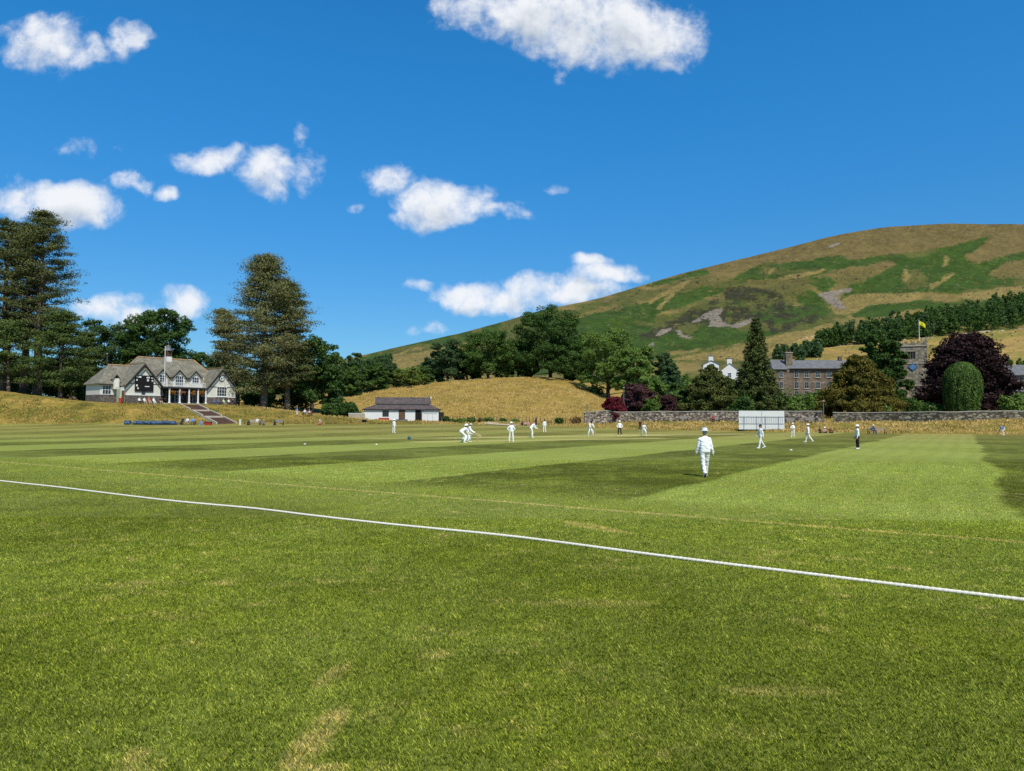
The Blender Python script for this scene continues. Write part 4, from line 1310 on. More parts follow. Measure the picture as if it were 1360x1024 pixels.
def gable_wall(parent, x0, x1, y0, y1, z0, ze, zr, m, name='wall'):
    xc = (x0 + x1) / 2
    return MB().prism([(x0, z0), (x1, z0), (x1, ze), (xc, zr), (x0, ze)], y1 - y0, 'y', y0).build(name, m, parent)


def barge(parent, x0, x1, y, ze, zr, over=.4, wd=.34, th=.1, m=None):
    xc = (x0 + x1) / 2; sl = (zr - ze) / (xc - x0); xa, xb = x0 - over, x1 + over; za = ze - over * sl
    m_ = m or M_DARKWOOD
    for (a, b) in ((xa, 1), (xb, -1)):
        MB().prism([(a, za - .06), (xc, zr - .06), (xc, zr - .06 - wd * 1.25), (a, za - .06 - wd)] if b > 0 else [(a, za - .06), (a, za - .06 - wd), (xc + .002, zr - .06 - wd * 1.25), (xc + .002, zr - .06)], th, 'y', y - th).build('bargeboard', m_, parent)


# ------------------------------------------------------------------ the pavilion
def pavilion():
    p0 = at(167, 533.5, 138)
    ang = math.atan2(.765, .644)
    Z0 = 4.78
    root = empty('cricket_pavilion', (p0[0], p0[1], Z0), ang, 'cream rendered cricket pavilion with two gables, slate roofs and a ridge turret, on the bank', 'pavilion')
    # walls and plinths
    def block(x0, x1, y0, y1, ze, zr):
        gable_wall(root, x0, x1, y0, y1, 1.45, ze, zr, M_RENDER)
        MB().box(x0 - .04, x1 + .04, y0 - .04, y1, -.6, 1.45).build('plinth', M_PLINTH, root)
    W1 = 6.4; X2, X3 = 15.9, 22.1
    block(0, W1, 0, 8, 3.6, 7.45)
    block(X2, X3, 0, 8, 3.5, 7.3)
    gable_roof(root, 0, W1, 0, 8.2, 3.6, 7.45, M_SLATE); barge(root, 0, W1, -.5, 3.6, 7.45)
    gable_roof(root, X2, X3, 0, 8.2, 3.5, 7.3, M_SLATE); barge(root, X2, X3, -.5, 3.5, 7.3, wd=.3)
    for (a, b, ze) in ((0, W1, 3.62), (X2, X3, 3.55)):
        MB().box(a + .02, b - .02, -.07, 0, ze - .06, ze + .08).build('string_course', M_PLINTH, root)
        MB().box(a - .08, b + .08, -.1, -.04, 1.38, 1.52).build('plinth_band', M_WHITE, root)
    # left wing, set back, hipped at its left end
    MB().box(-3.5, .1, 3.0, 9.6, 1.45, 3.5).build('wall', M_RENDER, root)
    MB().box(-3.54, .0, 2.96, 9.6, -.6, 1.45).build('plinth', M_PLINTH, root)
    e0, e1, ya, yb, ze, zr = -3.9, 3.2, 2.55, 10.0, 3.42, 7.2
    yr = (ya + yb) / 2; xr = -.9
    mb = MB(); th = .16
    A, B, C_, D = (e0, ya, ze), (e1, ya, ze), (e1, yb, ze), (e0, yb, ze); R0, R1 = (xr, yr, zr), (e1, yr, zr)
    up = lambda p: (p[0], p[1], p[2] + th)
    mb.add([A, B, C_, D, R0, R1, up(A), up(B), up(C_), up(D), up(R0), up(R1)],
           [(6, 7, 11, 10), (8, 9, 10, 11), (9, 6, 10), (0, 4, 5, 1), (2, 5, 4, 3), (3, 4, 0), (0, 1, 7, 6), (2, 3, 9, 8), (3, 0, 6, 9), (1, 5, 2, 8, 11, 7)])
    r = mb.build('roof', M_SLATE, root)
    MB().bar((xr, yr, zr + .2), (e1, yr, zr + .2), .12).build('ridge_tiles', M_RIDGE, r)
    MB().box(e0 - .02, 0, ya - .12, ya - .02, ze - .14, ze + .02).build('gutter', M_DARKWOOD, root)
    window(root, -2.3, 3.0, 1.5, 1.6, 1.75, 3, 2, glass=M_GLASS)
    # small gabled dormer, door and porch on the flank of the left gable
    MB().box(-1.35, -.35, 2.2, 3.2, 2.55, 4.6).build('dormer_wall', M_RENDER, root)
    gable_roof(root, -1.4, -.3, 2.2, 5.0, 4.55, 5.3, M_SLATE, .15, .2, .1, False, 'dormer_roof')
    MB().box(-1.0, -.7, 2.12, 2.19, 2.9, 4.1).build('downpipe', M_WHITE, root)
    MB().box(-.75, -.03, .35, 2.3, 0, 2.85).build('porch_wall', M_RENDER, root)
    d = MB().box(-.65, -.12, .26, .349, 0, 2.25).build('door', M_BROWN, root)
    d = MB().box(-.84, -.751, .6, 2.1, 0, 2.5).build('door', M_GREENDOOR, root); d['label'] = 'pale green door'
    MB().bar((-.88, 1.95, 1.2), (-.84, 1.95, 1.2), .05).build('handle', M_DARKWOOD, d)
    # middle block with hipped slate roof
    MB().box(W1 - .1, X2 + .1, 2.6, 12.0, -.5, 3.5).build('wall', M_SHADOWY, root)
    mb = MB(); e0, e1, ya, yb, ze, zr = .6, 21.4, 1.9, 12.6, 3.42, 9.15; yr = 7.25; x0, x1 = 5.0, 16.6
    A, B, C_, D = (e0, ya, ze), (e1, ya, ze), (e1, yb, ze), (e0, yb, ze); R0, R1 = (x0, yr, zr), (x1, yr, zr)
    mb.add([A, B, C_, D, R0, R1, up(A), up(B), up(C_), up(D), up(R0), up(R1)],
           [(6, 7, 11, 10), (8, 9, 10, 11), (9, 6, 10), (7, 8, 11), (0, 4, 5, 1), (2, 5, 4, 3), (3, 4, 0), (1, 5, 2), (0, 1, 7, 6), (2, 3, 9, 8), (3, 0, 6, 9), (1, 2, 8, 7)])
    r = mb.build('roof', M_SLATE, root)
    MB().bar((x0, yr, zr + .2), (x1, yr, zr + .2), .13).bar((x0, yr, zr + .18), (e0 + 1.5, yb - 3.6, ze + 2.2), .1).bar((x1, yr, zr + .18), (e1 - 1.2, ya + 1.4, ze + 1.6), .13).build('ridge_tiles', M_RIDGE, r)
    # verandah: flat lead roof on round columns
    MB().box(W1 + .03, X2 - .03, -.35, 2.62, 3.0, 3.28).build('verandah_roof', M_SLATE_GREY, root)
    MB().box(W1 + .05, X2 - .05, -.42, -.352, 2.92, 3.16).build('fascia', M_DARKWOOD, root)
    MB().box(W1 + .02, X2 - .02, -.6, 2.6, -.5, .04).build('verandah_floor', M_CAP, root)
    for x in (8.15, 10.2, 12.1, 13.95, 15.6):
        MB().lathe([(.24, .041), (.24, .2), (.17, .26), (.155, 2.7), (.22, 2.76), (.22, 2.919)], 14, (x, -.12, 0)).build('column', M_WHITE, root)
    # balcony rail over the verandah
    rl = MB(); rl.box(W1 + .3, X2 - .4, -.26, -.20, 4.12, 4.2).box(W1 + .3, X2 - .4, -.25, -.21, 3.42, 3.48)
    n = 44
    for i in range(n + 1):
        x = W1 + .35 + (X2 - W1 - .8) * i / n; rl.box(x - .022, x + .022, -.245, -.215, 3.28, 4.12)
    rl.build('balcony_railing', M_WHITE, root)
    MB().box(11.9, X2 - .2, 1.6, 1.75, 3.28, 4.1).build('parapet', M_RENDER, root)
    # doors and windows in the shade of the verandah
    for x in (7.3, 9.2, 11.1, 13.0, 14.8):
        window(root, x, 2.6, .25, 1.35, 2.35, 2, 3, frame_m=M_BROWN if x in (9.2, 13.0) else M_PANEWHITE)
    # three dormers
    for (x, w, zb, ww, wz, wh, nx) in ((7.5, 2.2, 3.3, 1.2, 4.1, 1.55, 2), (10.9, 2.4, 3.3, 1.75, 3.55, 2.05, 4), (14.25, 2.2, 3.3, 1.5, 4.25, 1.25, 3)):
        dw = gable_wall(root, x - w / 2, x + w / 2, 1.75, 6.2, zb, 5.5, 6.75, M_RENDER, 'dormer_wall')
        gable_roof(root, x - w / 2, x + w / 2, 1.75, 6.4, 5.5, 6.75, M_SLATE, .25, .3, .12, False, 'dormer_roof')
        barge(root, x - w / 2, x + w / 2, 1.45, 5.5, 6.75, .25, .2, .08)
        window(root, x, 1.75, wz, ww, wh, nx, 3 if wh > 1.5 else 2)
    # vents on the slope
    for x, y in ((9.2, 3.2), (12.6, 3.0), (16.8, 3.4)):
        MB().bar((x, y, 4.3), (x, y, 5.5), .07).build('vent_pipe', M_WHITE, root)
    # clock gable: window and clock
    window(root, 19.05, 0, 1.6, 2.2, 2.05, 4, 3, sill=M_WHITE)
    ck = MB().lathe([(.62, 0), (.62, .1), (.5, .14)], 24).build('clock', M_DARKWOOD, root)
    ck.location = (19.0, -.01, 5.35); ck.rotation_euler = (rad(90), 0, 0)
    fc = MB().lathe([(.5, .141), (.49, .16)], 24).build('clock_face', M_WHITE, ck)
    hd = MB().box(-.025, .025, -.05, .40, .165, .18).box(-.05, .26, -.025, .025, .182, .195).build('clock_hands', M_BLACK, ck)
    # scoreboard on the left gable
    sb = MB().box(1.55, 5.0, -.18, -.012, 2.15, 5.25).build('scoreboard', M_BLACK, root)
    for (x, z, w, h) in ((1.75, 4.78, .9, .3), (1.7, 4.2, .28, .3), (1.72, 3.1, .3, .36), (3.65, 4.7, .26, .3), (3.95, 4.72, .26, .3), (3.72, 4.15, .36, .36), (4.55, 4.68, .36, .26), (4.6, 4.15, .3, .24), (3.35, 3.05, .85, .16), (1.95, 2.6, .26, .3)):
        MB().box(x, x + w, -.215, -.181, z, z + h).build('score_plate', M_WHITE, sb)
    MB().box(2.85, 3.5, -.1, -.012, 1.5, 2.14).build('hatch', M_GLASS, root)
    # flagpole on the verandah roof
    MB().lathe([(.085, 3.28), (.06, 11.0), (.1, 11.02), (.1, 11.14), (.02, 11.2)], 10, (7.25, .2, 0)).build('flagpole', M_POLE, root)
    # ridge turret with louvres and a flared cap
    cu = MB().box(10.55, 11.65, yr - .55, yr + .55, 8.5, 9.75).build('turret', M_WHITE, root)
    lv = MB()
    for k in range(6): lv.box(10.62, 11.58, yr - .5, yr + .5, 9.76 + .2 * k, 9.89 + .2 * k)
    for a in (10.58, 11.5):
        for b in (yr - .54, yr + .44): lv.box(a, a + .1, b, b + .1, 9.751, 11.0)
    lv.build('louvre', M_BROWN, cu)
    MB().lathe([(1.05, 11.0), (.98, 11.08), (.62, 11.5), (.42, 12.05), (.06, 12.2), (.04, 12.8), (.09, 12.84), (.02, 12.95)], 4, (11.1, yr, 0)).build('turret_cap', M_SLATE_GREY, cu)
    return root, ang, p0, Z0


PAV, PANG, PP, PZ = pavilion()


def pav_pt(u, v, w=0.0):
    c, s = math.cos(PANG), math.sin(PANG)
    return (PP[0] + u * c - v * s, PP[1] + u * s + v * c, PZ + w)


# hanging baskets under the verandah edge
M_FLOWER = leaf_mat('orange_flowers', (.16, .09, .015, 1), (.62, .26, .03, 1))
M_FLOWER2 = leaf_mat('pink_flowers', (.14, .08, .04, 1), (.50, .20, .14, 1))
for i, x in enumerate((8.4, 10.6, 12.6, 14.4)):
    rt = empty('hanging_basket', pav_pt(x, -.72, 2.1), PANG, ['hanging basket of orange flowers, nearest the flagpole on the verandah', 'hanging basket of pinkish flowers, second along the verandah', 'hanging basket of yellow orange flowers, third along the verandah', 'hanging basket of orange flowers next to the clock gable'][i], 'basket', 'hanging baskets along the verandah')
    MB().lathe([(.06, -.22), (.22, -.12), (.3, .05)], 12).build('basket', M_DARKWOOD, rt)
    MB().bar((0, 0, .1), (0, .25, .85), .012).build('chain', M_DARKWOOD, rt)
    rng = np.random.default_rng(300 + i); C = rng.normal(size=(14, 3)) * np.array([.28, .24, .14]) + np.array([0, 0, .12])
    V, F_ = leaves(rng, C, np.full((14, 3), .2), 14, .11)
    np_mesh('flowers', V, F_, M_FLOWER2 if i == 1 else M_FLOWER, rt, False)

# ------------------------------------------------------------------ steps up the bank: three flights with pale edges
def steps():
    a = np.array(at(251, 536.5, 144.5)); b = np.array(at(301, 564.5, 127.0))
    d = (b - a); d[2] = 0; L = np.linalg.norm(d); d /= L; n = np.array([-d[1], d[0], 0])
    yaw = math.atan2(d[1], d[0])
    root = empty('bank_steps', (a[0], a[1], gz(a[0], a[1])), yaw, 'three flights of dark steps with pale edging down the bank from the pavilion', 'steps')
    z0 = gz(a[0], a[1])
    def zat(s):
        p = a + d * s; return max(gz(p[0] + n[0] * o, p[1] + n[1] * o) for o in (-1.7, 0, 1.7)) - z0 + .10
    spans = [(0.0, .30), (.36, .64), (.70, 1.0)]
    w = 1.55
    for (s0, s1) in spans:
        mb = MB(); k = 7
        za, zb = zat(s0 * L), zat(s1 * L)
        for i in range(k):
            x0 = L * (s0 + (s1 - s0) * i / k); x1 = L * (s0 + (s1 - s0) * (i + 1) / k); z = za + (zb - za) * (i + 1) / k
            mb.box(x0, x1 - .004, -w, w, z - .6, z)
        mb.build('flight', M_BRICK, root)
        for sd in (-1, 1):
            x0, x1 = L * s0, L * s1
            y0 = sd * (w + .01); y1 = sd * (w + .22)
            MB().add([(x0, y0, za + .12), (x1, y0, zb + .12), (x1, y1, zb + .12), (x0, y1, za + .12), (x0, y0, za - .6), (x1, y0, zb - .6), (x1, y1, zb - .6), (x0, y1, za - .6)],
                     [(0, 1, 2, 3), (7, 6, 5, 4), (0, 4, 5, 1), (1, 5, 6, 2), (2, 6, 7, 3), (3, 7, 4, 0)]).build('edging', M_KERB, root)
    for (s0, s1) in ((.302, .358), (.642, .698)):
        z = (zat(s0 * L) + zat(s1 * L)) / 2 + .02
        MB().box(L * s0, L * s1, -w - .3, w + .3, z - .5, z).build('landing', M_KERB, root)


steps()

# ------------------------------------------------------------------ groundsman's shed
def shed():
    p0 = at(483, 559, 160); p1 = at(582, 559, 160)
    W = p1[0] - p0[0]; z = min(gz(p0[0], 160), gz(p1[0], 160)) + .05
    root = empty('white_shed', (p0[0], 160, z), rad(3), 'low white shed with a dark two tier slate roof at the foot of the meadow', 'shed')
    MB().box(0, W, 0, 6, -.6, 2.55).build('wall', M_WHITE, root)
    mb = MB()   # lower skirt roof
    A = [(-.35, -.28, 2.46), (W + .35, -.28, 2.46), (W + .35, 6.4, 2.42), (-.35, 6.4, 2.42)]; B = [(2.2, 1.5, 3.45), (W - 1.8, 1.5, 3.45), (W - 1.8, 4.5, 3.45), (2.2, 4.5, 3.45)]
    up = lambda p, h: (p[0], p[1], p[2] + h)
    mb.add([up(p, .14) for p in A] + [up(p, .14) for p in B] + A, [(0, 1, 5, 4), (1, 2, 6, 5), (2, 3, 7, 6), (3, 0, 4, 7), (4, 5, 6, 7), (8, 9, 1, 0), (9, 10, 2, 1), (10, 11, 3, 2), (11, 8, 0, 3), (11, 10, 9, 8)])
    mb.build('skirt_roof', M_SLATE_DARK, root)
    MB().box(2.35, W - 1.95, 1.65, 4.35, 3.595, 3.8).build('clerestory', M_WHITE, root)
    mb = MB(); mb.prism([(1.2, 3.78), (4.8, 3.78), (3.0, 5.15)], W - 4.1, 'x', 2.15)
    r = mb.build('upper_roof', M_SLATE_DARK, root)
    MB().box(2.1, W - 1.9, 2.9, 3.1, 5.16, 5.26).build('ridge_tiles', M_SLATE_GREY, r)
    MB().box(W - 2.0, W - 1.75, 2.9, 3.15, 5.0, 5.5).build('finial', M_WHITE, root)
    window(root, 4.75, 0, 1.0, 1.35, 1.25, 2, 2, frame_m=M_DARKWOOD)
    d = MB().box(7.6, 9.0, -.06, -.002, .02, 2.35).build('door', M_BROWN, root)
    MB().bar((8.85, -.09, 1.1), (8.85, -.06, 1.1), .05).build('handle', M_METALGREY, d)
    MB().box(11.2, 12.45, -.04, -.002, .02, 2.4).build('doorway', M_BLACK, root)
    MB().box(12.6, 12.7, -.75, -.05, .02, 2.35).build('open_door', M_BROWN, root)
    fr = MB()
    fr.box(13.0, 16.0, -.05, -.003, 1.62, 1.68)
    for x in (13.9, 15.0): fr.box(x - .02, x + .02, -.045, -.003, .1, 1.6)
    fr.build('shutter_trim', M_CAP, root)
    MB().box(-.4, W + .4, -.36, -.29, 2.38, 2.52).build('gutter', M_BLACK, root)
    # timber lean-to at the right end
    MB().box(W + .02, W + 1.0, .2, 4, -.6, 1.95).build('lean_to', M_DARKWOOD, root)
    return z


zs = shed()
def box_thing(name, label, cat, px, Y, w, d, h, m, lid=None, rz=0.0):
    X, Y, z = place(px, Y)
    root = empty(name, (X, Y, z), rz, label, cat)
    MB().box(-w / 2, w / 2, -d / 2, d / 2, 0, h * .86).build('body', m, root)
    MB().box(-w / 2 - .04, w / 2 + .04, -d / 2 - .04, d / 2 + .04, h * .86 + .001, h).build('lid', lid or m, root)
    return root


box_thing('equipment_box', 'low red box on the ground under the shed window', 'box', 510, 157.5, 2.1, .8, .62, M_REDPAINT)
box_thing('water_trough', 'dark low trough in front of the brown shed door', 'trough', 534, 157.5, 2.4, .6, .5, M_METALGREY, M_SLATE_GREY)
box_thing('boundary_box', 'small dark box on the grass left of the white shed', 'box', 484, 146, .8, .6, .6, M_BLACK)
# low white wall and path left of the shed
X0, Y0, z0 = place(463, 160); X1, _, z1 = place(485, 160)
rt = empty('low_wall', (X0, 160, min(z0, z1)), 0, 'low pale wall running from the dark bush to the white shed', 'wall')
MB().box(0, X1 - X0, 0, .3, -.4, 1.25).build('panels', M_PALESTONE, rt); MB().box(-.03, X1 - X0 + .03, -.04, .34, 1.251, 1.36).build('coping', M_WHITE, rt)


def strip(name, ptsl, ptsr, m, lift=.06, seg=30):
    vs = []; fs = []
    for i in range(seg + 1):
        u = i / seg
        def ip(P):
            s = u * (len(P) - 1); k = min(int(s), len(P) - 2); f = s - k
            return np.array(P[k]) * (1 - f) + np.array(P[k + 1]) * f
        a = ip(ptsl); b = ip(ptsr)
        for p in (a, b): vs.append((p[0], p[1], gz(p[0], p[1]) + lift))
    for i in range(seg): fs.append((2 * i, 2 * i + 1, 2 * i + 3, 2 * i + 2))
    o = mesh_obj(name, vs, fs, m); o['kind'] = 'structure'
    return o


M_PATH = mat('gravel_path', S(206, 190, 158), .95, .2, 3)
def gp2(px, py):
    x, y, z = ground_at(px, py); return (x, y)
strip('path', [gp2(640, 561), gp2(668, 563), gp2(690, 565)], [gp2(634, 562.6), gp2(664, 564.8), gp2(684, 566.2)], M_PATH, .09)
strip('path', [gp2(460, 551), gp2(472, 554), gp2(486, 557.5)], [gp2(462, 553), gp2(474, 556.5), gp2(486, 560)], M_PATH, .09)

# ------------------------------------------------------------------ stone boundary wall
def wall_run(name, label, stations_, m, th=.5, step=.9):
    """stations: (px, Y, top_py)"""
    rng = np.random.default_rng(len(label))
    root = None; P = []
    for (px, Y, tp) in stations_:
        p = at(px, tp, Y); P.append((p[0], p[1], p[2]))
    P = np.array(P); seg = np.r_[0, np.cumsum(np.linalg.norm(np.diff(P[:, :2], axis=0), axis=1))]
    L = np.arange(0, seg[-1] + step, step); L[-1] = min(L[-1], seg[-1])
    x = np.interp(L, seg, P[:, 0]); y = np.interp(L, seg, P[:, 1]); zt = np.interp(L, seg, P[:, 2]) + (fbm(L / 3, L * 0, 3, 4) - .5) * .22
    zb = G(x, y) - .5
    root = empty(name, (x[0], y[0], zb[0] + .5), 0, label, 'wall'); o = np.array([x[0], y[0], zb[0] + .5])
    tx = np.gradient(x); ty = np.gradient(y); l = np.hypot(tx, ty); nx, ny = -ty / l, tx / l
    def body(z0, z1, h):
        n = len(L); vs = []
        for i in range(n):
            for (sd, z) in ((-1, z0[i]), (-1, z1[i]), (1, z1[i]), (1, z0[i])):
                vs.append((x[i] + sd * h * nx[i] - o[0], y[i] + sd * h * ny[i] - o[1], z - o[2]))
        fs = []
        for i in range(n - 1):
            for k in range(4):
                fs.append((4 * i + k, 4 * i + (k + 1) % 4, 4 * i + 4 + (k + 1) % 4, 4 * i + 4 + k))
        fs += [(3, 2, 1, 0), (4 * n - 4, 4 * n - 3, 4 * n - 2, 4 * n - 1)]
        return vs, fs
    v, f = body(zb, zt - .16, th / 2); mesh_obj('stonework', v, f, m, root)
    v, f = body(zt - .159, zt, th / 2 + .06); mesh_obj('coping', v, f, M_CAP, root)
    return root


wall_run('stone_wall', 'long rubble stone wall with a pale coping behind the sight screen', [(776, 141, 547.5), (805, 141, 544.5), (821, 140, 547), (900, 137, 546), (985, 133, 546), (1092, 128, 545.5)], M_RUBBLE)
wall_run('stone_wall', 'grey weathered stone wall along the churchyard at right', [(1106, 127, 547.5), (1150, 125, 547.5), (1250, 118, 546.5), (1330, 116, 545.5), (1500, 114, 545)], M_RUBBLE_DARK)

# ------------------------------------------------------------------ sight screen
M_RAIL = mat('pale_rail', S(178, 184, 192), .5, .1, 4)


def sight_screen():
    a = at(981.5, 573, 119); b = at(1042, 573, 119); W = b[0] - a[0]
    z = gz((a[0] + b[0]) / 2, 119) ; H = at(1000, 545.5, 119)[2] - z
    root = empty('sight_screen', (a[0], 119, z), 0, 'large white slatted sight screen on wheels at the far edge of the field', 'sight screen')
    for (x0, x1) in ((0, W / 2 - .03), (W / 2 + .03, W)):
        mb = MB(); n = 22
        for i in range(n):
            u0 = x0 + (x1 - x0) * i / n; u1 = x0 + (x1 - x0) * (i + 1) / n
            mb.box(u0, u1 - .018, 0, .03, .22, H)
        mb.box(x0, x1, .031, .06, .3, H - .05)
        mb.build('panel', M_WHITE, root)
    fr = MB(); fr.box(.05, W - .05, -.10, -.05, H * .70, H * .70 + .045).box(.05, W - .05, -.10, -.05, H * .36, H * .36 + .045)
    fr.build('rail', M_RAIL, root)
    for x in (W * .11, W * .39, W * .58, W * .87): MB().box(x - .025, x + .025, -.16, -.101, .05, H * .74).build('post', M_RAIL, root)
    nb = 24; bb = MB()
    for i in range(nb):
        x = .2 + (W - .4) * (i + .5) / nb; bb.box(x - .012, x + .012, -.085, -.06, H * .36 + .05, H * .70)
    bb.build('bars', M_RAIL, root)
    MB().box(0, W, -.12, .5, .12, .215).build('chassis', M_DARKWOOD, root)
    for x in (W * .12, W * .4, W * .6, W * .88):
        w = MB().lathe([(.05, -.05), (.16, -.05), (.16, .05), (.05, .05)], 14).build('wheel', M_BLACK, root); w.location = (x, .15, .16); w.rotation_euler = (0, rad(90), 0)
    for x in (W * .2, W * .8): MB().bar((x, .1, H * .8), (x, 1.5, .1), .05).build('brace', M_METALGREY, root)


sight_screen()

# ------------------------------------------------------------------ stone house
M_SASHDULL = mat('old_sash', S(186, 184, 174, .66), .6, .1, 3)


def stone_house():
    p0 = at(1028, 530, 182); p1 = at(1160, 530, 182)
    W = p1[0] - p0[0]; z = gz((p0[0] + p1[0]) / 2, 182)
    zt = at(1070, 490, 182)[2] - z; zr = at(1070, 478.5, 186)[2] - z
    root = empty('stone_house', (p0[0], 182, z), rad(-4), 'long three storey stone house with sash windows and a tall chimney behind the spruce', 'house')
    MB().box(3.6, W, 0, 9, -1, zt).build('wall', M_SAND, root)
    MB().box(-.2, 3.598, -.7, 9, -1, zt - .2).build('wall', M_SAND, root)
    MB().prism([(-.5, zt), (9.5, zt), (4.5, zr)], W - 3.2, 'x', 3.3).build('roof', M_SLATE_GREY, root)
    MB().prism([(-1.15, zt - .19), (9.4, zt - .19), (4.2, zr + .1)], 3.6, 'x', -.45).build('roof', M_SLATE_GREY, root)
    MB().box(3.3, W, -.62, -.502, zt - .13, zt + .06).build('gutter', M_DARKWOOD, root)
    ch = MB().box(3.4, 5.0, 1.2, 2.6, zt - .5, zr + 1.6).build('chimney', M_SAND, root)
    MB().box(3.28, 5.12, 1.08, 2.72, zr + 1.601, zr + 1.8).build('chimney_cap', M_PALESTONE, ch)
    for x in (3.8, 4.6): MB().lathe([(.16, zr + 1.801), (.12, zr + 2.35)], 10, (x, 1.9, 0)).build('chimney_pot', M_BROWN, ch)
    def wx(px): return at(px, 500, 182)[0] - p0[0]
    def wz(py): return at(1070, py, 182)[2] - z
    for py, h in ((497.6, 1.45), (511.6, 1.65), (523.4, 1.6)):
        for px in (1057, 1070, 1084.6, 1099, 1113, 1127): window(root, wx(px), 0, wz(py) - h / 2, 1.15, h, 2, 2, sill=M_PALESTONE, frame_m=M_SASHDULL)
        window(root, wx(1036), -.7, wz(py) - h / 2, 1.0, h, 2, 2, sill=M_PALESTONE, frame_m=M_SASHDULL)
    for k in range(3): MB().box(wx(1120) + k * 8, wx(1120) + k * 8 + .8, 4, 5, zr - .3, zr + .9).build('chimney', M_SAND, root)
    MB().bar((5.4, -.12, -.5), (5.4, -.12, zt - .2), .07).build('downpipe', M_DARKWOOD, root)


stone_house()


def white_house(px0, px1, Y, top, eave, base_drop, label, two=False):
    p0 = at(px0, top, Y); p1 = at(px1, top, Y); W = p1[0] - p0[0]
    z = gz(p0[0], Y); zr = p0[2] - z; ze = at(px0, eave, Y)[2] - z
    root = empty('white_house', (p0[0], Y, z), rad(-12), label, 'house')
    gable_wall(root, 0, W, 0, 10, -1, ze, zr - .3, M_WHITE)
    gable_roof(root, 0, W, 0, 10.2, ze, zr - .3, M_SLATE_GREY, .25, .2, .18, False)
    ch = MB().box(W / 2 - .7, W / 2 + .7, .4, 1.6, zr - .6, zr + 1.2).build('chimney', M_WHITE, root)
    MB().box(W / 2 - .8, W / 2 + .8, .3, 1.7, zr + 1.201, zr + 1.4).build('chimney_cap', M_SLATE_GREY, ch)
    for zz_ in (ze - 2.2, ze - 5): window(root, W / 2, 0, zz_, 1.1, 1.5, 2, 2)
    return root


white_house(934, 954, 232, 478, 484, 0, 'white gabled house with a block chimney behind the olive yew, left of its twin')
white_house(957, 980, 226, 481.5, 492, 0, 'white gabled house beside the spruce, right of its twin')

# stone house half hidden behind the cedar at left
p0 = at(86, 520, 192); z = gz(p0[0], 192)
rt = empty('stone_cottage', (p0[0], 192, z), rad(20), 'stone house with white windows half hidden behind the cedar left of the pavilion', 'house')
MB().box(0, 7.5, 0, 8, -1, 5.6).build('wall', M_SAND, rt)
MB().prism([(-.5, 5.55), (8.5, 5.55), (4, 8.6)], 8.3, 'x', -.4).build('roof', M_SLATE_GREY, rt)
for zz_ in (1.0, 3.6):
    for x in (1.6, 5.0): window(rt, x, 0, zz_, 1.9, 1.3, 3, 2)

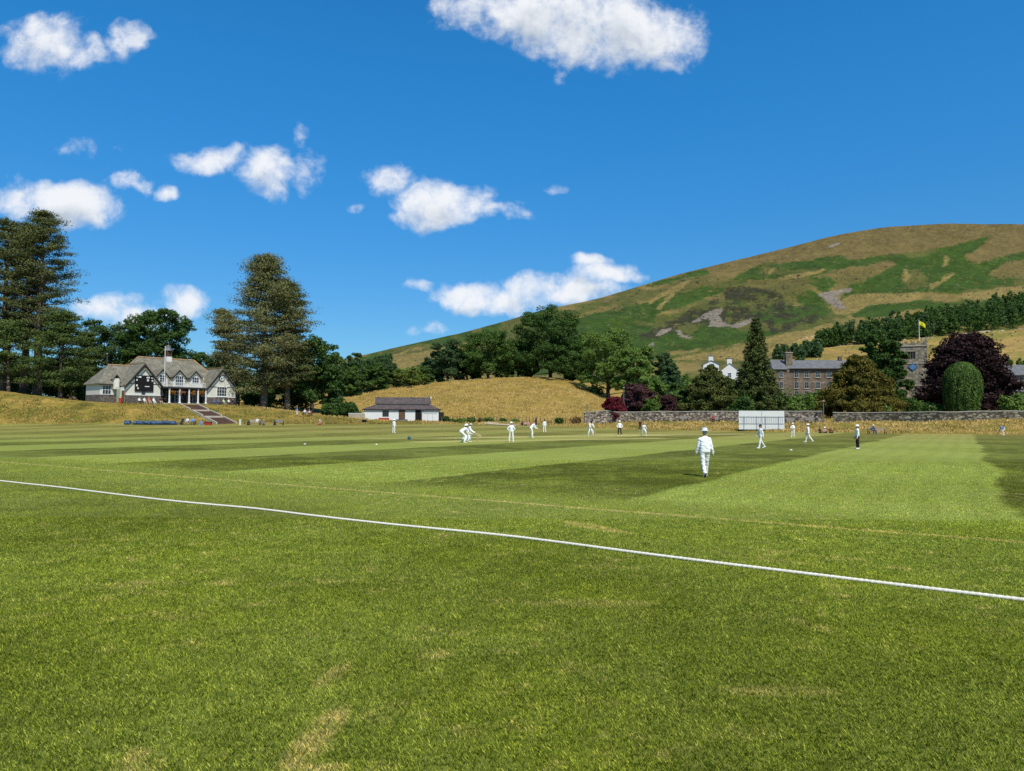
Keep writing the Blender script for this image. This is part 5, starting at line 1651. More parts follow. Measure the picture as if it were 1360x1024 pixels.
# ------------------------------------------------------------------ church
def church():
    Y = 178; c = at(1233, 540, Y)
    s = 6.3; z = gz(c[0], Y); H = at(1233, 452.5, Y)[2] - z
    phi = rad(-21)
    root = empty('church', (c[0], Y, z), phi, 'grey stone church with a battlemented tower, blue clock and long slate nave', 'church')
    # local: tower corner nearest the camera at the origin, front face runs to -x, side face runs to +y
    tw = MB().box(-s, 0, 0, s, -1, H - 1.3).build('tower', M_CHURCH, root)
    for z0_, p_ in ((H * .66, .12), (H - 1.3, .18), (H * .33, .1)):
        MB().box(-s - p_, p_, -p_, s + p_, z0_ + .001, z0_ + .25).build('string_course', M_PALESTONE, tw)
    MB().box(-s - .02, .02, -.02, s + .02, H - 1.049, H - .55).build('parapet', M_CHURCH, tw)
    mer = MB(); k = 5; w = s / (2 * k - 1)
    for i in range(k):
        a = -s + 2 * i * w
        mer.box(a, a + w, -.02, .35, H - .549, H).box(a, a + w, s - .35, s + .02, H - .549, H)
        if 0 < i < k - 1:
            b = 2 * i * w
            mer.box(-s - .02, -s + .35, b, b + w, H - .549, H).box(-.35, .02, b, b + w, H - .549, H)
    mer.build('battlements', M_CHURCH, tw)
    for (x, y) in ((-s + .15, .15), (-.15, .15), (-.15, s - .15), (-s + .15, s - .15)):
        MB().lathe([(.24, H + .001), (.2, H + .2), (.05, H + 1.05), (.09, H + 1.1), (.02, H + 1.2)], 6, (x, y, 0)).build('pinnacle', M_CHURCH, tw)
    # belfry openings: three lights under a square head
    def belfry(axis, c0):
        m = MB(); st = MB()
        for i in range(3):
            o = c0 - .75 + i * .55
            if axis == 'y': m.box(o, o + .42, -.05, -.003, H - 4.3, H - 2.6)
            else: m.box(.003, .05, o, o + .42, H - 4.3, H - 2.6)
        m.build('belfry_louvres', M_BLACK, tw)
        if axis == 'y': st.box(c0 - 1.0, c0 + 1.1, -.16, -.003, H - 2.55, H - 2.36)
        else: st.box(.003, .16, c0 - 1.0, c0 + 1.1, H - 2.55, H - 2.36)
        st.build('hood_mould', M_PALESTONE, tw)
    belfry('y', -s / 2 - .2); belfry('x', s / 2)
    # diamond clock on the front
    cz = at(1217, 487, Y)[2] - z; cx = -(1233 - 1217) / F_PX * Y / math.cos(phi) * 1.02
    ck = MB().prism([(-1.05, 0), (0, -1.05), (1.05, 0), (0, 1.05)], .14, 'y', -.15).build('clock', M_BLACK, root); ck.location = (cx, 0, cz)
    MB().prism([(-.92, 0), (0, -.92), (.92, 0), (0, .92)], .03, 'y', -.181).build('clock_face', M_BLUEFACE, ck)
    hd = MB()
    for i in range(12):
        a = 2 * math.pi * i / 12; hd.box(.52 * math.sin(a) - .03, .52 * math.sin(a) + .03, -.2, -.182, .52 * math.cos(a) - .05, .52 * math.cos(a) + .05)
    hd.bar((0, -.195, 0), (.22, -.195, .36), .028).bar((0, -.2, 0), (-.18, -.2, -.2), .03)
    hd.build('clock_hands', M_GOLD, ck)
    # flag
    fx, fy = -s * .26, s * .5
    fz = at(1241, 422, Y)[2] - z
    fx = (at(1241, 450, Y + 2)[0] - c[0])
    fp = MB().lathe([(.09, H - .6), (.06, fz), (.11, fz + .02), (.02, fz + .16)], 8, (-.9 + 0, s * .8, 0)).build('flagpole', M_POLE, root)
    vs = []; fs = []; nx_, nz_ = 10, 6
    for i in range(nx_ + 1):
        for j in range(nz_ + 1):
            u = i / nx_; v = j / nz_
            vs.append((-.82 + 1.35 * u, s * .8 + .16 * math.sin(u * 7 + v), fz - .25 - v * (1.05 - .1 * u) - .75 * u * u - .15 * u))
    for i in range(nx_):
        for j in range(nz_): a = i * (nz_ + 1) + j; fs.append((a, a + 1, a + nz_ + 2, a + nz_ + 1))
    fl = mesh_obj('flag', vs, fs, M_YELLOW, fp, True); sm = fl.modifiers.new('thick', 'SOLIDIFY'); sm.thickness = .02
    # nave running right from the tower
    nz = at(1340, 483, 176)[2] - gz(at(1340, 500, 176)[0], 176); ez = nz - 2.7
    MB().box(.02, 34, .4, 8.4, -1, ez).build('nave_wall', M_CHURCH, root)
    MB().prism([(-.1, ez), (8.9, ez), (4.4, nz)], 34.2, 'x', .05).build('nave_roof', M_SLATE_GREY, root)
    MB().box(2, 34, -3.6, .39, -1, ez - 3.9).build('aisle_wall', M_CHURCH, root)
    MB().prism([(-4.0, ez - 3.9), (.38, ez - 2.6), (.38, ez - 2.75), (-4.0, ez - 4.08)], 32.3, 'x', 1.85).build('aisle_roof', M_SLATE_GREY, root)
    for i in range(9):
        x = 4 + i * 3.4
        window(root, x, .4, ez - 1.75, 2.0, 1.1, 3, 1, frame_m=M_PALESTONE, bar=.14)
        window(root, x, -3.6, 1.4, 1.9, 2.2, 3, 1, frame_m=M_PALESTONE, bar=.14, sill=M_PALESTONE)
        MB().box(x + 1.5, x + 2.0, -4.3, -3.61, -1, ez - 4.9).build('buttress', M_CHURCH, root)
    # porch with a gable
    gable_wall(root, 13.5, 17.2, -7.6, -4.4, -1, 2.6, 4.4, M_PALESTONE, 'porch_wall')
    gable_roof(root, 13.5, 17.2, -7.6, -4.4, 2.6, 4.4, M_SLATE_GREY, .2, .15, .15, False, 'porch_roof')
    MB().prism([(14.5, -.9), (16.2, -.9), (16.2, 1.6), (15.35, 2.5), (14.5, 1.6)], .05, 'y', -7.66).build('porch_door', M_DARKWOOD, root)


church()

# ------------------------------------------------------------------ lamp posts, fence, benches, small things
def lamp(px, Y, top, label, arm=False):
    X, Y, z = place(px, Y); h = at(px, top, Y)[2] - z
    root = empty('lamp_post', (X, Y, z), 0, label, 'lamp post')
    MB().lathe([(.16, -.2), (.16, .5), (.09, .55), (.065, h - .15)], 10).build('post', M_METALGREY, root)
    MB().lathe([(.06, h - .149), (.2, h - .05), (.22, h + .08), (.05, h + .16)], 12).build('lamp_head', M_CAP, root)


lamp(1093.5, 126.5, 533, 'grey lamp post at the gap in the stone wall beside the big yew')
lamp(779.5, 139.0, 537, 'slim pale lamp post at the left end of the stone wall')
lamp(828.5, 146, 515, 'pale lamp head showing above the red maple')
lamp(140.5, 176, 470, 'thin pale lamp post among the trees behind the left end of the pavilion')


def fence():
    root = None; P = []
    pxs_ = np.linspace(587, 776, 40)
    for px in pxs_:
        Y = float(np.interp(px, [587, 700, 776], [158, 156, 140])); P.append(place(px, Y))
    o = P[0]
    root = empty('wire_fence', o, 0, 'post and wire fence along the foot of the golden meadow', 'fence')
    rng = np.random.default_rng(3); tops = []
    for p in P:
        h = 1.15 + .15 * rng.random(); b = (p[0] - o[0], p[1] - o[1], p[2] - o[2]); tops.append((b, h))
        MB().bar((b[0], b[1], b[2] - .3), (b[0] + .05 * rng.normal(), b[1], b[2] + h), .07, .06, 6).build('post', M_BROWN, root)
    for lv in (.35, .7, 1.05):
        w = MB()
        for (a, h), (b, h2) in zip(tops[:-1], tops[1:]): w.bar((a[0], a[1] - .07, a[2] + lv), (b[0], b[1] - .07, b[2] + lv), .012, n=4)
        w.build('wire', M_METALGREY, root)


fence()
for i, (px, Y, tp, w, lm) in enumerate([(600, 152, 556, 12, L_OAK), (613, 152, 555, 14, L_MID), (627, 153, 553.5, 16, L_OAK), (638, 154, 554, 10, L_RUST), (650, 155, 554, 16, L_MID), (668, 154, 555, 14, L_OAK), (684, 152, 556, 12, L_MID), (765, 141, 552, 16, L_RUST), (742, 146, 554, 14, L_OAK), (593, 156, 552, 10, L_DARK)]):
    shrub(px, Y, tp, w, ['small green bush at the meadow foot right of the shed', 'small mid green bush second from the shed along the meadow foot', 'rounded dark bush along the meadow foot, the fullest near the shed', 'small rusty bush beside the path at the meadow foot', 'green bush behind the start of the gravel path', 'green bush behind the middle of the gravel path', 'low green bush near the right end of the gravel path', 'rusty bush against the left end of the stone wall', 'low bush by the fence left of the stone wall', 'dark bush against the lean-to of the shed'][i], lm, 400 + i, leaf=.16, n=14)

M_BENCHWOOD = mat('bench_wood', S(176, 156, 128), .85, .25, 5)
M_BENCHGREY = mat('bench_wood_grey', S(158, 152, 142), .85, .25, 5)


def bench(px, Y, w, label, rz=0.0, m=None, group='benches round the boundary', lift=0.0):
    X, Y, z = place(px, Y); m = m or M_BENCHWOOD
    root = empty('bench', (X, Y, z + lift), rz, label, 'bench', group)
    s = MB()
    for k in range(4): s.box(-w / 2, w / 2, -.42 + k * .105, -.33 + k * .105, .41, .45)
    s.build('seat', m, root)
    b = MB()
    for k in range(4): b.box(-w / 2, w / 2, .02 + .012 * k, .05 + .012 * k, .52 + k * .11, .61 + k * .11)
    b.build('backrest', m, root)
    for x in (-w / 2 + .06, w / 2 - .06):
        MB().box(x - .05, x + .05, -.42, -.34, -.15, .409).build('leg', M_DARKWOOD, root)
        MB().box(x - .05, x + .05, .09, .15, -.15, .95).build('leg', M_DARKWOOD, root)
        MB().box(x - .05, x + .05, -.42, .089, .62, .67).build('armrest', M_DARKWOOD, root)
    return root


bench(250.5, 123.5, 2.5, 'pale bench at the foot of the bank by the steps, people at both ends', m=M_CAP)
bench(339, 124.5, 1.9, 'pale bench at the foot of the bank right of the steps', m=M_CAP)
bench(371, 126, 1.6, 'small weathered bench right of the pale bench at the foot of the bank', m=M_BENCHGREY)
bench(408, 147, 1.8, 'bench in the shade under the pines', m=M_BENCHGREY)
bench(1163.5, 105.5, 2.5, 'long wooden bench below the churchyard wall, a person in blue on it', m=M_BENCHWOOD)
for i, (px, Y) in enumerate([(907.5, 134.6), (949, 133.2), (1049.5, 128.6), (1075, 127.5)]):
    bench(px, Y, 1.7, ['bench against the stone wall, left of all the wall benches', 'bench against the stone wall with a person in red', 'bench against the stone wall just right of the sight screen', 'bench against the stone wall next to the grey lamp post'][i], m=M_BENCHGREY, group='benches against the stone wall')

# blue covers bundled along the boundary
def covers():
    X0, Y0, z0 = place(167, 123.5); X1, Y1, z1 = place(236, 122.5)
    for k, (u0, u1) in enumerate(((0, .10), (.14, 1.0))):
        n = 60; K = 12; vs = []; fs = []
        rng = np.random.default_rng(50 + k)
        for i in range(n + 1):
            u = u0 + (u1 - u0) * i / n; x = X0 + (X1 - X0) * u; y = Y0 + (Y1 - Y0) * u; z = gz(x, y)
            e = min(1, i / 3, (n - i) / 3); r = (.28 + .16 * vnoise(np.array([u * 38.]), np.array([k * 1.]), 7)[0]) * (.35 + .65 * e)
            for j in range(K):
                a = 2 * math.pi * j / K; rr = r * (1 + .2 * (rng.random() - .5)); vs.append((x - X0, y - Y0 + 1.4 * rr * math.cos(a), z - z0 + r * .8 + rr * .95 * math.sin(a)))
        for i in range(n):
            for j in range(K): fs.append((i * K + j, i * K + (j + 1) % K, (i + 1) * K + (j + 1) % K, (i + 1) * K + j))
        fs += [tuple(range(K - 1, -1, -1)), tuple(range(n * K, n * K + K))]
        o = mesh_obj('pitch_cover', vs, fs, M_COVER, None, True); o.location = (X0, Y0, z0)
        tag(o, ['short end piece of rolled blue pitch cover, left of the long one', 'long crumpled roll of blue pitch covers at the foot of the bank'][k], 'cover', 'rolled blue covers')


M_COVER = mat('blue_sheet', None, .55, build=lambda t, co: t.ramp(t.noise(co, 1.6, 5, .7), [(.3, S(26, 36, 52)[:3]), (.5, S(58, 84, 118)[:3]), (.7, S(104, 138, 176)[:3])]), bump=.6, bscale=4)
covers()
box_thing('kit_bag', 'red kit bag on the grass left of the foot of the steps', 'bag', 277, 122.5, 1.1, .5, .55, mat('red_cloth', S(176, 50, 50), .8, .25, 5), mat('dark_cloth', (.02, .02, .03, 1), .8, .2, 5))
_q = pav_pt(-1.1, -.25); rt = empty('litter_bin', (_q[0], _q[1], gz(_q[0], _q[1])), PANG, 'orange red bin beside the pavilion porch door', 'bin')
MB().lathe([(.24, 0), (.29, .9)], 14).build('body', M_REDPAINT, rt); MB().lathe([(.31, .901), (.31, .96), (.15, 1.05)], 14).build('lid', M_REDPAINT, rt)
# helmet left behind the keeper
x, y, z = ground_at(543.5, 584)
rt = empty('helmet', (x, y, z), rad(20), 'teal green helmet lying on the grass behind the wicketkeeper', 'helmet')
MB().ball((0, 0, .16), .17, .2, .17, 16, 10).build('shell', mat('teal_plastic', S(26, 110, 118), .35, .1, 4), rt, True)
MB().box(-.12, .12, -.29, -.17, .12, .15).build('peak', MATS['teal_plastic'], rt)
g_ = MB()
for k in range(3): g_.bar((-.13, -.17, .03 + .035 * k), (.13, -.17, .03 + .035 * k), .01, n=5)
g_.build('grille', M_WHITE, rt)
# stumps at both ends of the pitch, creases
M_STUMP = mat('stump_wood', S(222, 196, 140), .7, .1, 5)
for i, (px, py) in enumerate(((634, 588.0), (790, 580.0))):
    x, y, z = ground_at(px, py)
    rt = empty('wicket', (x, y, z), rad(32 if i else 32), ['three wooden stumps and bails by the batsman near the wicketkeeper', 'three wooden stumps at the bowler end of the pitch'][i], 'wicket', 'wickets')
    for k in (-1, 0, 1): MB().lathe([(.019, -.1), (.019, .69), (.012, .71)], 8, (0, k * .1, 0)).build('stump', M_STUMP, rt)
    MB().bar((0, -.11, .722), (0, .11, .722), .012, n=6).build('bails', M_STUMP, rt)
# small white markers on the outfield
for i, (px, py) in enumerate(((700.5 + 350, 598), (405, 590), (500, 590.5))):
    x, y, z = ground_at(px, py)
    o = MB().lathe([(.11, 0), (.10, .02), (.04, .06), (.03, .06)], 14).build('marker_disc', M_WHITE, None, True); o.location = (x, y, z)
    tag(o, ['white marker disc on the dark stripe right of the near fielder', 'white marker disc on the far left outfield', 'white marker disc on the outfield left of the wicketkeeper'][i], 'marker', 'marker discs')
o = MB().box(-.12, .12, -.1, .1, 0, .75).box(-.16, .16, -.12, .12, .751, .95).build('boundary_post', M_WHITE); x, y, z = place(319.5, 124.5); o.location = (x, y, z)
tag(o, 'short white boundary post right of the foot of the steps', 'post')
# ------------------------------------------------------------------ people
M_SKIN = mat('skin', S(214, 160, 128, .75), .55, .08, 12)
M_CRICKET = mat('cricket_whites', (.80, .80, .78, 1), .85, .05, 6)
M_CREAM = mat('cream_flannel', (.74, .735, .68, 1), .85, .06, 6)
M_TROUSER = mat('black_trousers', (.014, .014, .017, 1), .85, .2, 6)
M_HAIR = mat('dark_hair', (.03, .022, .016, 1), .7, .3, 20)
M_HAIRG = mat('grey_hair', (.32, .30, .28, 1), .7, .2, 20)
M_EYE = mat('eye_dark', (.02, .015, .012, 1), .3, .1, 5)
M_LIP = mat('lip', S(176, 100, 88, .75), .6, .1, 8)
M_SOLE = mat('brown_sole', S(120, 62, 44), .8, .2, 8)
M_WOOD = mat('willow', S(226, 202, 156), .6, .1, 5)
CLOTH = {}


def cloth(name, r, g, b, k=.75):
    return mat('cloth_' + name, S(r, g, b, k), .85, .12, 6)


def capsule(mb, a, b, ra, rb, n=12, sq=1.0):
    mb.bar(a, b, ra, rb, n)
    mb.ball(a, ra, ra, ra, 10, 6); mb.ball(b, rb, rb, rb, 10, 6)


def loft(mb, rings, n=16):
    """rings: (centre, side vector, front vector, half width, half depth)"""
    vs = []; fs = []
    for (c, s, f, w, d) in rings:
        c = np.array(c, float)
        for i in range(n):
            a = 2 * math.pi * i / n; ca, sa = math.cos(a), math.sin(a)
            k = 1.0 / (abs(ca) ** 2.6 + abs(sa) ** 2.6) ** (1 / 2.6)
            vs.append(c + np.array(s) * w * ca * k + np.array(f) * d * sa * k)
    m = len(rings)
    for j in range(m - 1):
        for i in range(n): fs.append((j * n + i, j * n + (i + 1) % n, (j + 1) * n + (i + 1) % n, (j + 1) * n + i))
    fs += [tuple(range(n - 1, -1, -1)), tuple(range((m - 1) * n, m * n))]
    mb.add(vs, fs)


def fuse(name, mb, voxel, mat_, smooth=6, wrinkle=0.0, seed=0):
    """one continuous surface out of overlapping volumes"""
    me = bpy.data.meshes.new(name); me.from_pydata(mb.v, [], mb.f); me.update()
    o = bpy.data.objects.new(name, me); COL.objects.link(o)
    bm = bmesh.new(); bm.from_mesh(me); bmesh.ops.recalc_face_normals(bm, faces=bm.faces); bm.to_mesh(me); bm.free()
    r = o.modifiers.new('r', 'REMESH'); r.mode = 'VOXEL'; r.voxel_size = voxel; r.use_smooth_shade = True
    if smooth:
        s = o.modifiers.new('s', 'SMOOTH'); s.factor = .5; s.iterations = smooth
    dg = bpy.context.evaluated_depsgraph_get()
    nm = bpy.data.meshes.new_from_object(o.evaluated_get(dg))
    bpy.data.objects.remove(o); bpy.data.meshes.remove(me)
    n = len(nm.vertices)
    if wrinkle:
        co = np.empty(n * 3, np.float32); nm.vertices.foreach_get('co', co); co = co.reshape(-1, 3)
        no = np.empty(n * 3, np.float32); nm.vertices.foreach_get('normal', no); no = no.reshape(-1, 3)
        q = co.astype(float)
        w = fbm((q[:, 0] + q[:, 1] * .6) * 9 + seed, q[:, 2] * 15 + q[:, 0] * 5, 3, seed) - .5
        co = co + no * (w * wrinkle)[:, None].astype(np.float32)
        nm.vertices.foreach_set('co', co.ravel().astype(np.float32)); nm.update()
    nm.name = name; nm.materials.clear(); nm.materials.append(mat_)
    return nm


def rotv(v, ax, a):
    return np.array(Matrix.Rotation(a, 3, Vector(ax)) @ Vector(v))


def skeleton(p):
    """joints of a 1.78 m person facing +y. angles in degrees; forward positive"""
    J = {}
    l = rad(p.get('lean', 0)); tw = rad(p.get('twist', 0)); sl = rad(p.get('side', 0))
    up = np.array([math.sin(sl), math.sin(l) * math.cos(sl), math.cos(l) * math.cos(sl)])
    S_ = np.array([1.0, 0, 0]); Sh = np.array([math.cos(tw), math.sin(tw), 0])
    Fr = np.cross(up, Sh); Fr /= np.linalg.norm(Fr)
    pel = np.array([0, 0, 0.0])
    J['pelvis'] = pel; J['up'] = up; J['side'] = Sh; J['front'] = Fr
    J['waist'] = pel + up * .16; J['chest'] = pel + up * .36; J['collar'] = pel + up * .50
    hl = l * .45 + rad(p.get('head', 0)); ht = tw + rad(p.get('headturn', 0))
    hup = np.array([math.sin(sl) * .5, math.sin(hl), math.cos(hl)])
    J['neck'] = J['collar'] + up * .03
    J['skull'] = J['collar'] + up * .035 + hup * .145
    J['hup'] = hup; J['hfr'] = np.array([-math.sin(ht) * 1.0, math.cos(ht) * math.cos(hl), -math.sin(hl)]); J['hfr'] /= np.linalg.norm(J['hfr'])
    J['hsd'] = np.cross(J['hfr'], hup); J['hsd'] /= np.linalg.norm(J['hsd'])
    for sd, nm in ((-1, 'L'), (1, 'R')):
        hip = pel + S_ * sd * .095 + np.array([0, 0, -.02])
        a = rad(p.get('thigh' + nm, 0)); k = rad(p.get('knee' + nm, 3)); ab = rad(p.get('abd' + nm, 3))
        th = np.array([sd * math.sin(ab), math.sin(a) * math.cos(ab), -math.cos(a) * math.cos(ab)])
        sh = np.array([sd * math.sin(ab) * .6, math.sin(a - k), -math.cos(a - k)])
        knee = hip + th * .43; ank = knee + sh * .42
        ft = rad(p.get('foot' + nm, 0)) + (a - k) * p.get('ftilt', .55) * (0 if p.get('sit') else 1)
        fd = np.array([sd * .18, math.cos(ft), math.sin(ft) * 1.0]); fd /= np.linalg.norm(fd)
        J['hip' + nm], J['knee' + nm], J['ank' + nm], J['foot' + nm] = hip, knee, ank, fd
        shd = J['collar'] + Sh * sd * .172 - up * .085
        s = rad(p.get('arm' + nm, 0)); b = rad(p.get('armab' + nm, 10)); e = rad(p.get('elbow' + nm, 15)); ei = rad(p.get('elbin' + nm, 0))
        ua = np.array([sd * math.sin(b), math.sin(s) * math.cos(b), -math.cos(s) * math.cos(b)])
        fa = np.array([sd * math.sin(b - ei), math.sin(s + e) * math.cos(b - ei), -math.cos(s + e) * math.cos(b - ei)])
        el = shd + ua * .29; wr = el + fa * .255
        J['shd' + nm], J['elb' + nm], J['wri' + nm], J['fa' + nm] = shd, el, wr, fa
    low = min(J['ankL'][2], J['ankR'][2]) - .075
    J['drop'] = low
    return J


def person_meshes(p, seed=0, voxel=.02, slim=1.0):
    J = skeleton(p); out = {}
    up, sd, fr = J['up'], J['side'], J['front']
    # --- body: one skin surface with face, ears, hands with five fingers
    b = MB()
    loft(b, [(J['pelvis'] - up * .06, sd, fr, .13, .09), (J['waist'], sd, fr, .125, .085), (J['chest'], sd, fr, .15, .10), (J['collar'] - up * .03, sd, fr, .15, .075), (J['collar'] + up * .02, sd, fr, .06, .055)])
    capsule(b, J['collar'] - up * .02, J['skull'] - J['hup'] * .07, .064, .060)
    c, hu, hf, hs = J['skull'], J['hup'], J['hfr'], J['hsd']
    loft(b, [(c + hu * z + hf * o, hs, hf, w, d) for (z, o, w, d) in ((-.118, .030, .030, .034), (-.10, .022, .050, .060), (-.06, .012, .064, .080), (-.01, .003, .073, .092), (.04, 0, .076, .097), (.08, -.003, .066, .085), (.108, -.004, .042, .056), (.118, -.004, .018, .025))], 18)
    b.ball(c + hf * .098 - hu * .022, .014, .020, .020, 8, 6)                    # nose
    b.ball(c + hf * .088 - hu * .072, .026, .014, .009, 8, 6)                    # mouth
    for s in (-1, 1):
        b.ball(c + hs * s * .077 - hu * .015 - hf * .008, .012, .024, .032, 8, 6)  # ears
    for nm, s in (('L', -1), ('R', 1)):
        capsule(b, J['shd' + nm], J['elb' + nm], .047, .038); capsule(b, J['elb' + nm], J['wri' + nm], .038, .027)
        fa = J['fa' + nm]; ref = np.array([0, 1.0, 0]) if abs(fa[1]) < .8 else np.array([0, 0, 1.0])
        ac = np.cross(fa, ref); ac /= np.linalg.norm(ac); pn = np.cross(ac, fa)
        wr = J['wri' + nm]; palm = wr + fa * .085
        loft(b, [(wr, pn, ac, .024, .02), (wr + fa * .04, pn, ac, .038, .016), (palm, pn, ac, .042, .014)], 10)
        curl = p.get('curl' + nm, .5)
        for i, (o, ln) in enumerate(((-.031, .066), (-.010, .078), (.011, .073), (.031, .057))):
            q0 = palm + pn * o; d1 = fa * math.cos(curl) + (-ac * s) * math.sin(curl); q1 = q0 + d1 * ln * .55
            d2 = fa * math.cos(curl * 2.2) + (-ac * s) * math.sin(curl * 2.2); q2 = q1 + d2 * ln * .5
            capsule(b, q0, q1, .0098, .009, 6); capsule(b, q1, q2, .009, .0078, 6)
        t0 = wr + fa * .03 - pn * .03; t1 = t0 + (fa * .7 - pn * .65) * .045; t2 = t1 + (fa * .95 - pn * .2) * .035
        capsule(b, t0, t1, .013, .011, 6); capsule(b, t1, t2, .011, .009, 6)
        capsule(b, J['hip' + nm], J['knee' + nm], .075, .052); capsule(b, J['knee' + nm], J['ank' + nm], .052, .038)
    out['body'] = fuse('body', b, min(voxel, .0125), M_SKIN, 2)
    e = MB()
    for s in (-1, 1): e.ball(c + hs * s * .032 + hf * .086 + hu * .008, .011, .008, .009, 8, 6)
    out['eyes'] = (e, M_EYE)
    # --- shirt
    t = MB(); fat = p.get('fat', 1.0)
    loft(t, [(J['pelvis'] - up * .05, sd, fr, .165 * fat, .122 * fat), (J['pelvis'] + up * .05, sd, fr, .168 * fat, .128 * fat), (J['waist'] + up * .02, sd, fr, .160 * fat, .125 * fat), (J['chest'], sd, fr, .180, .128), (J['collar'] - up * .085, sd, fr, .190, .105), (J['collar'] - up * .035, sd, fr, .155, .088), (J['collar'] + up * .0, sd, fr, .105, .075), (J['collar'] + up * .04, sd, fr, .068, .066)])
    ls = p.get('sleeve', 1.0)
    for nm in 'LR':
        capsule(t, J['shd' + nm], J['elb' + nm], .062, .054)
        if ls >= 1: capsule(t, J['elb' + nm], J['elb' + nm] + (J['wri' + nm] - J['elb' + nm]) * .93, .055, .042)
    out['shirt'] = fuse('shirt', t, voxel, M_CRICKET, 4, .036, seed)
    # --- trousers
    t = MB(); z = np.array([0, 0, 1.0])
    loft(t, [(J['pelvis'] + up * .035, sd, fr, .158 * fat, .118 * fat), (J['pelvis'] - up * .03, sd, fr, .165 * fat, .125 * fat), ((J['hipL'] + J['hipR']) / 2 - z * .05, np.array([1.0, 0, 0]), np.array([0, 1.0, 0]), .165, .122)])
    for nm in 'LR':
        capsule(t, J['hip' + nm], J['knee' + nm], .098, .076); capsule(t, J['knee' + nm], J['ank' + nm] + (J['knee' + nm] - J['ank' + nm]) * .06, .076, .066)
    out['trousers'] = fuse('trousers', t, voxel, M_CREAM, 4, .042, seed + 3)
    # --- shoes
    for nm in 'LR':
        s = MB(); a = J['ank' + nm]; f = J['foot' + nm]; sv = np.cross(f, z); sv /= np.linalg.norm(sv); uv = np.cross(sv, f)
        loft(s, [(a - f * .075 - uv * .045, sv, uv, .030, .032), (a - f * .05 - uv * .035, sv, uv, .040, .045), (a + f * .03 - uv * .035, sv, uv, .044, .05), (a + f * .10 - uv * .05, sv, uv, .050, .036), (a + f * .17 - uv * .058, sv, uv, .045, .026), (a + f * .20 - uv * .062, sv, uv, .028, .018)], 12)
        so = MB(); loft(so, [(a - f * .08 - uv * .078, sv, uv, .034, .010), (a + f * .05 - uv * .082, sv, uv, .046, .010), (a + f * .15 - uv * .084, sv, uv, .050, .010), (a + f * .205 - uv * .08, sv, uv, .028, .010)], 12)
        out['shoe' + nm] = (s, so)
    J['fat'] = fat
    return out, J


def head_frame(mb, J):
    """moves a hat or hair shape from head axes to the skull"""
    c, hu, hf, hs = J['skull'], J['hup'], J['hfr'], J['hsd']
    return [tuple(c + hs * v[0] + hf * v[1] + hu * v[2]) for v in mb.v]


def hat_shapes(kind):
    m = MB()
    if kind == 'sunhat':
        m.lathe([(.160, .030), (.163, .036), (.115, .052), (.104, .058), (.098, .125), (.080, .150), (.02, .158)], 18, sy=1.12)
    elif kind == 'cap':
        m.lathe([(.084, .035), (.088, .06), (.080, .10), (.055, .128), (.015, .138)], 16, sy=1.2)
        m.add([(-.06, .085, .045), (.06, .085, .045), (.05, .175, .035), (0, .19, .033), (-.05, .175, .035), (-.06, .085, .055), (.06, .085, .055), (.05, .175, .045), (0, .19, .043), (-.05, .175, .045)],
              [(4, 3, 2, 1, 0), (5, 6, 7, 8, 9), (0, 1, 6, 5), (1, 2, 7, 6), (2, 3, 8, 7), (3, 4, 9, 8), (4, 0, 5, 9)])
    elif kind == 'helmet':
        m.lathe([(.104, -.03), (.108, .03), (.10, .09), (.065, .135), (.015, .15)], 16, sy=1.2)
        m.box(-.08, .08, .11, .19, .02, .035)
        for k in range(3): m.bar((-.085, .13, -.03 - .03 * k), (.085, .13, -.03 - .03 * k), .006, n=5)
    else:   # hair: a closed cap over skull, back and sides
        for j in range(1):
            m.ball((0, -.018, .035), .086, .100, .092, 16, 10); m.ball((0, -.045, -.02), .074, .066, .075, 12, 8)
    return m


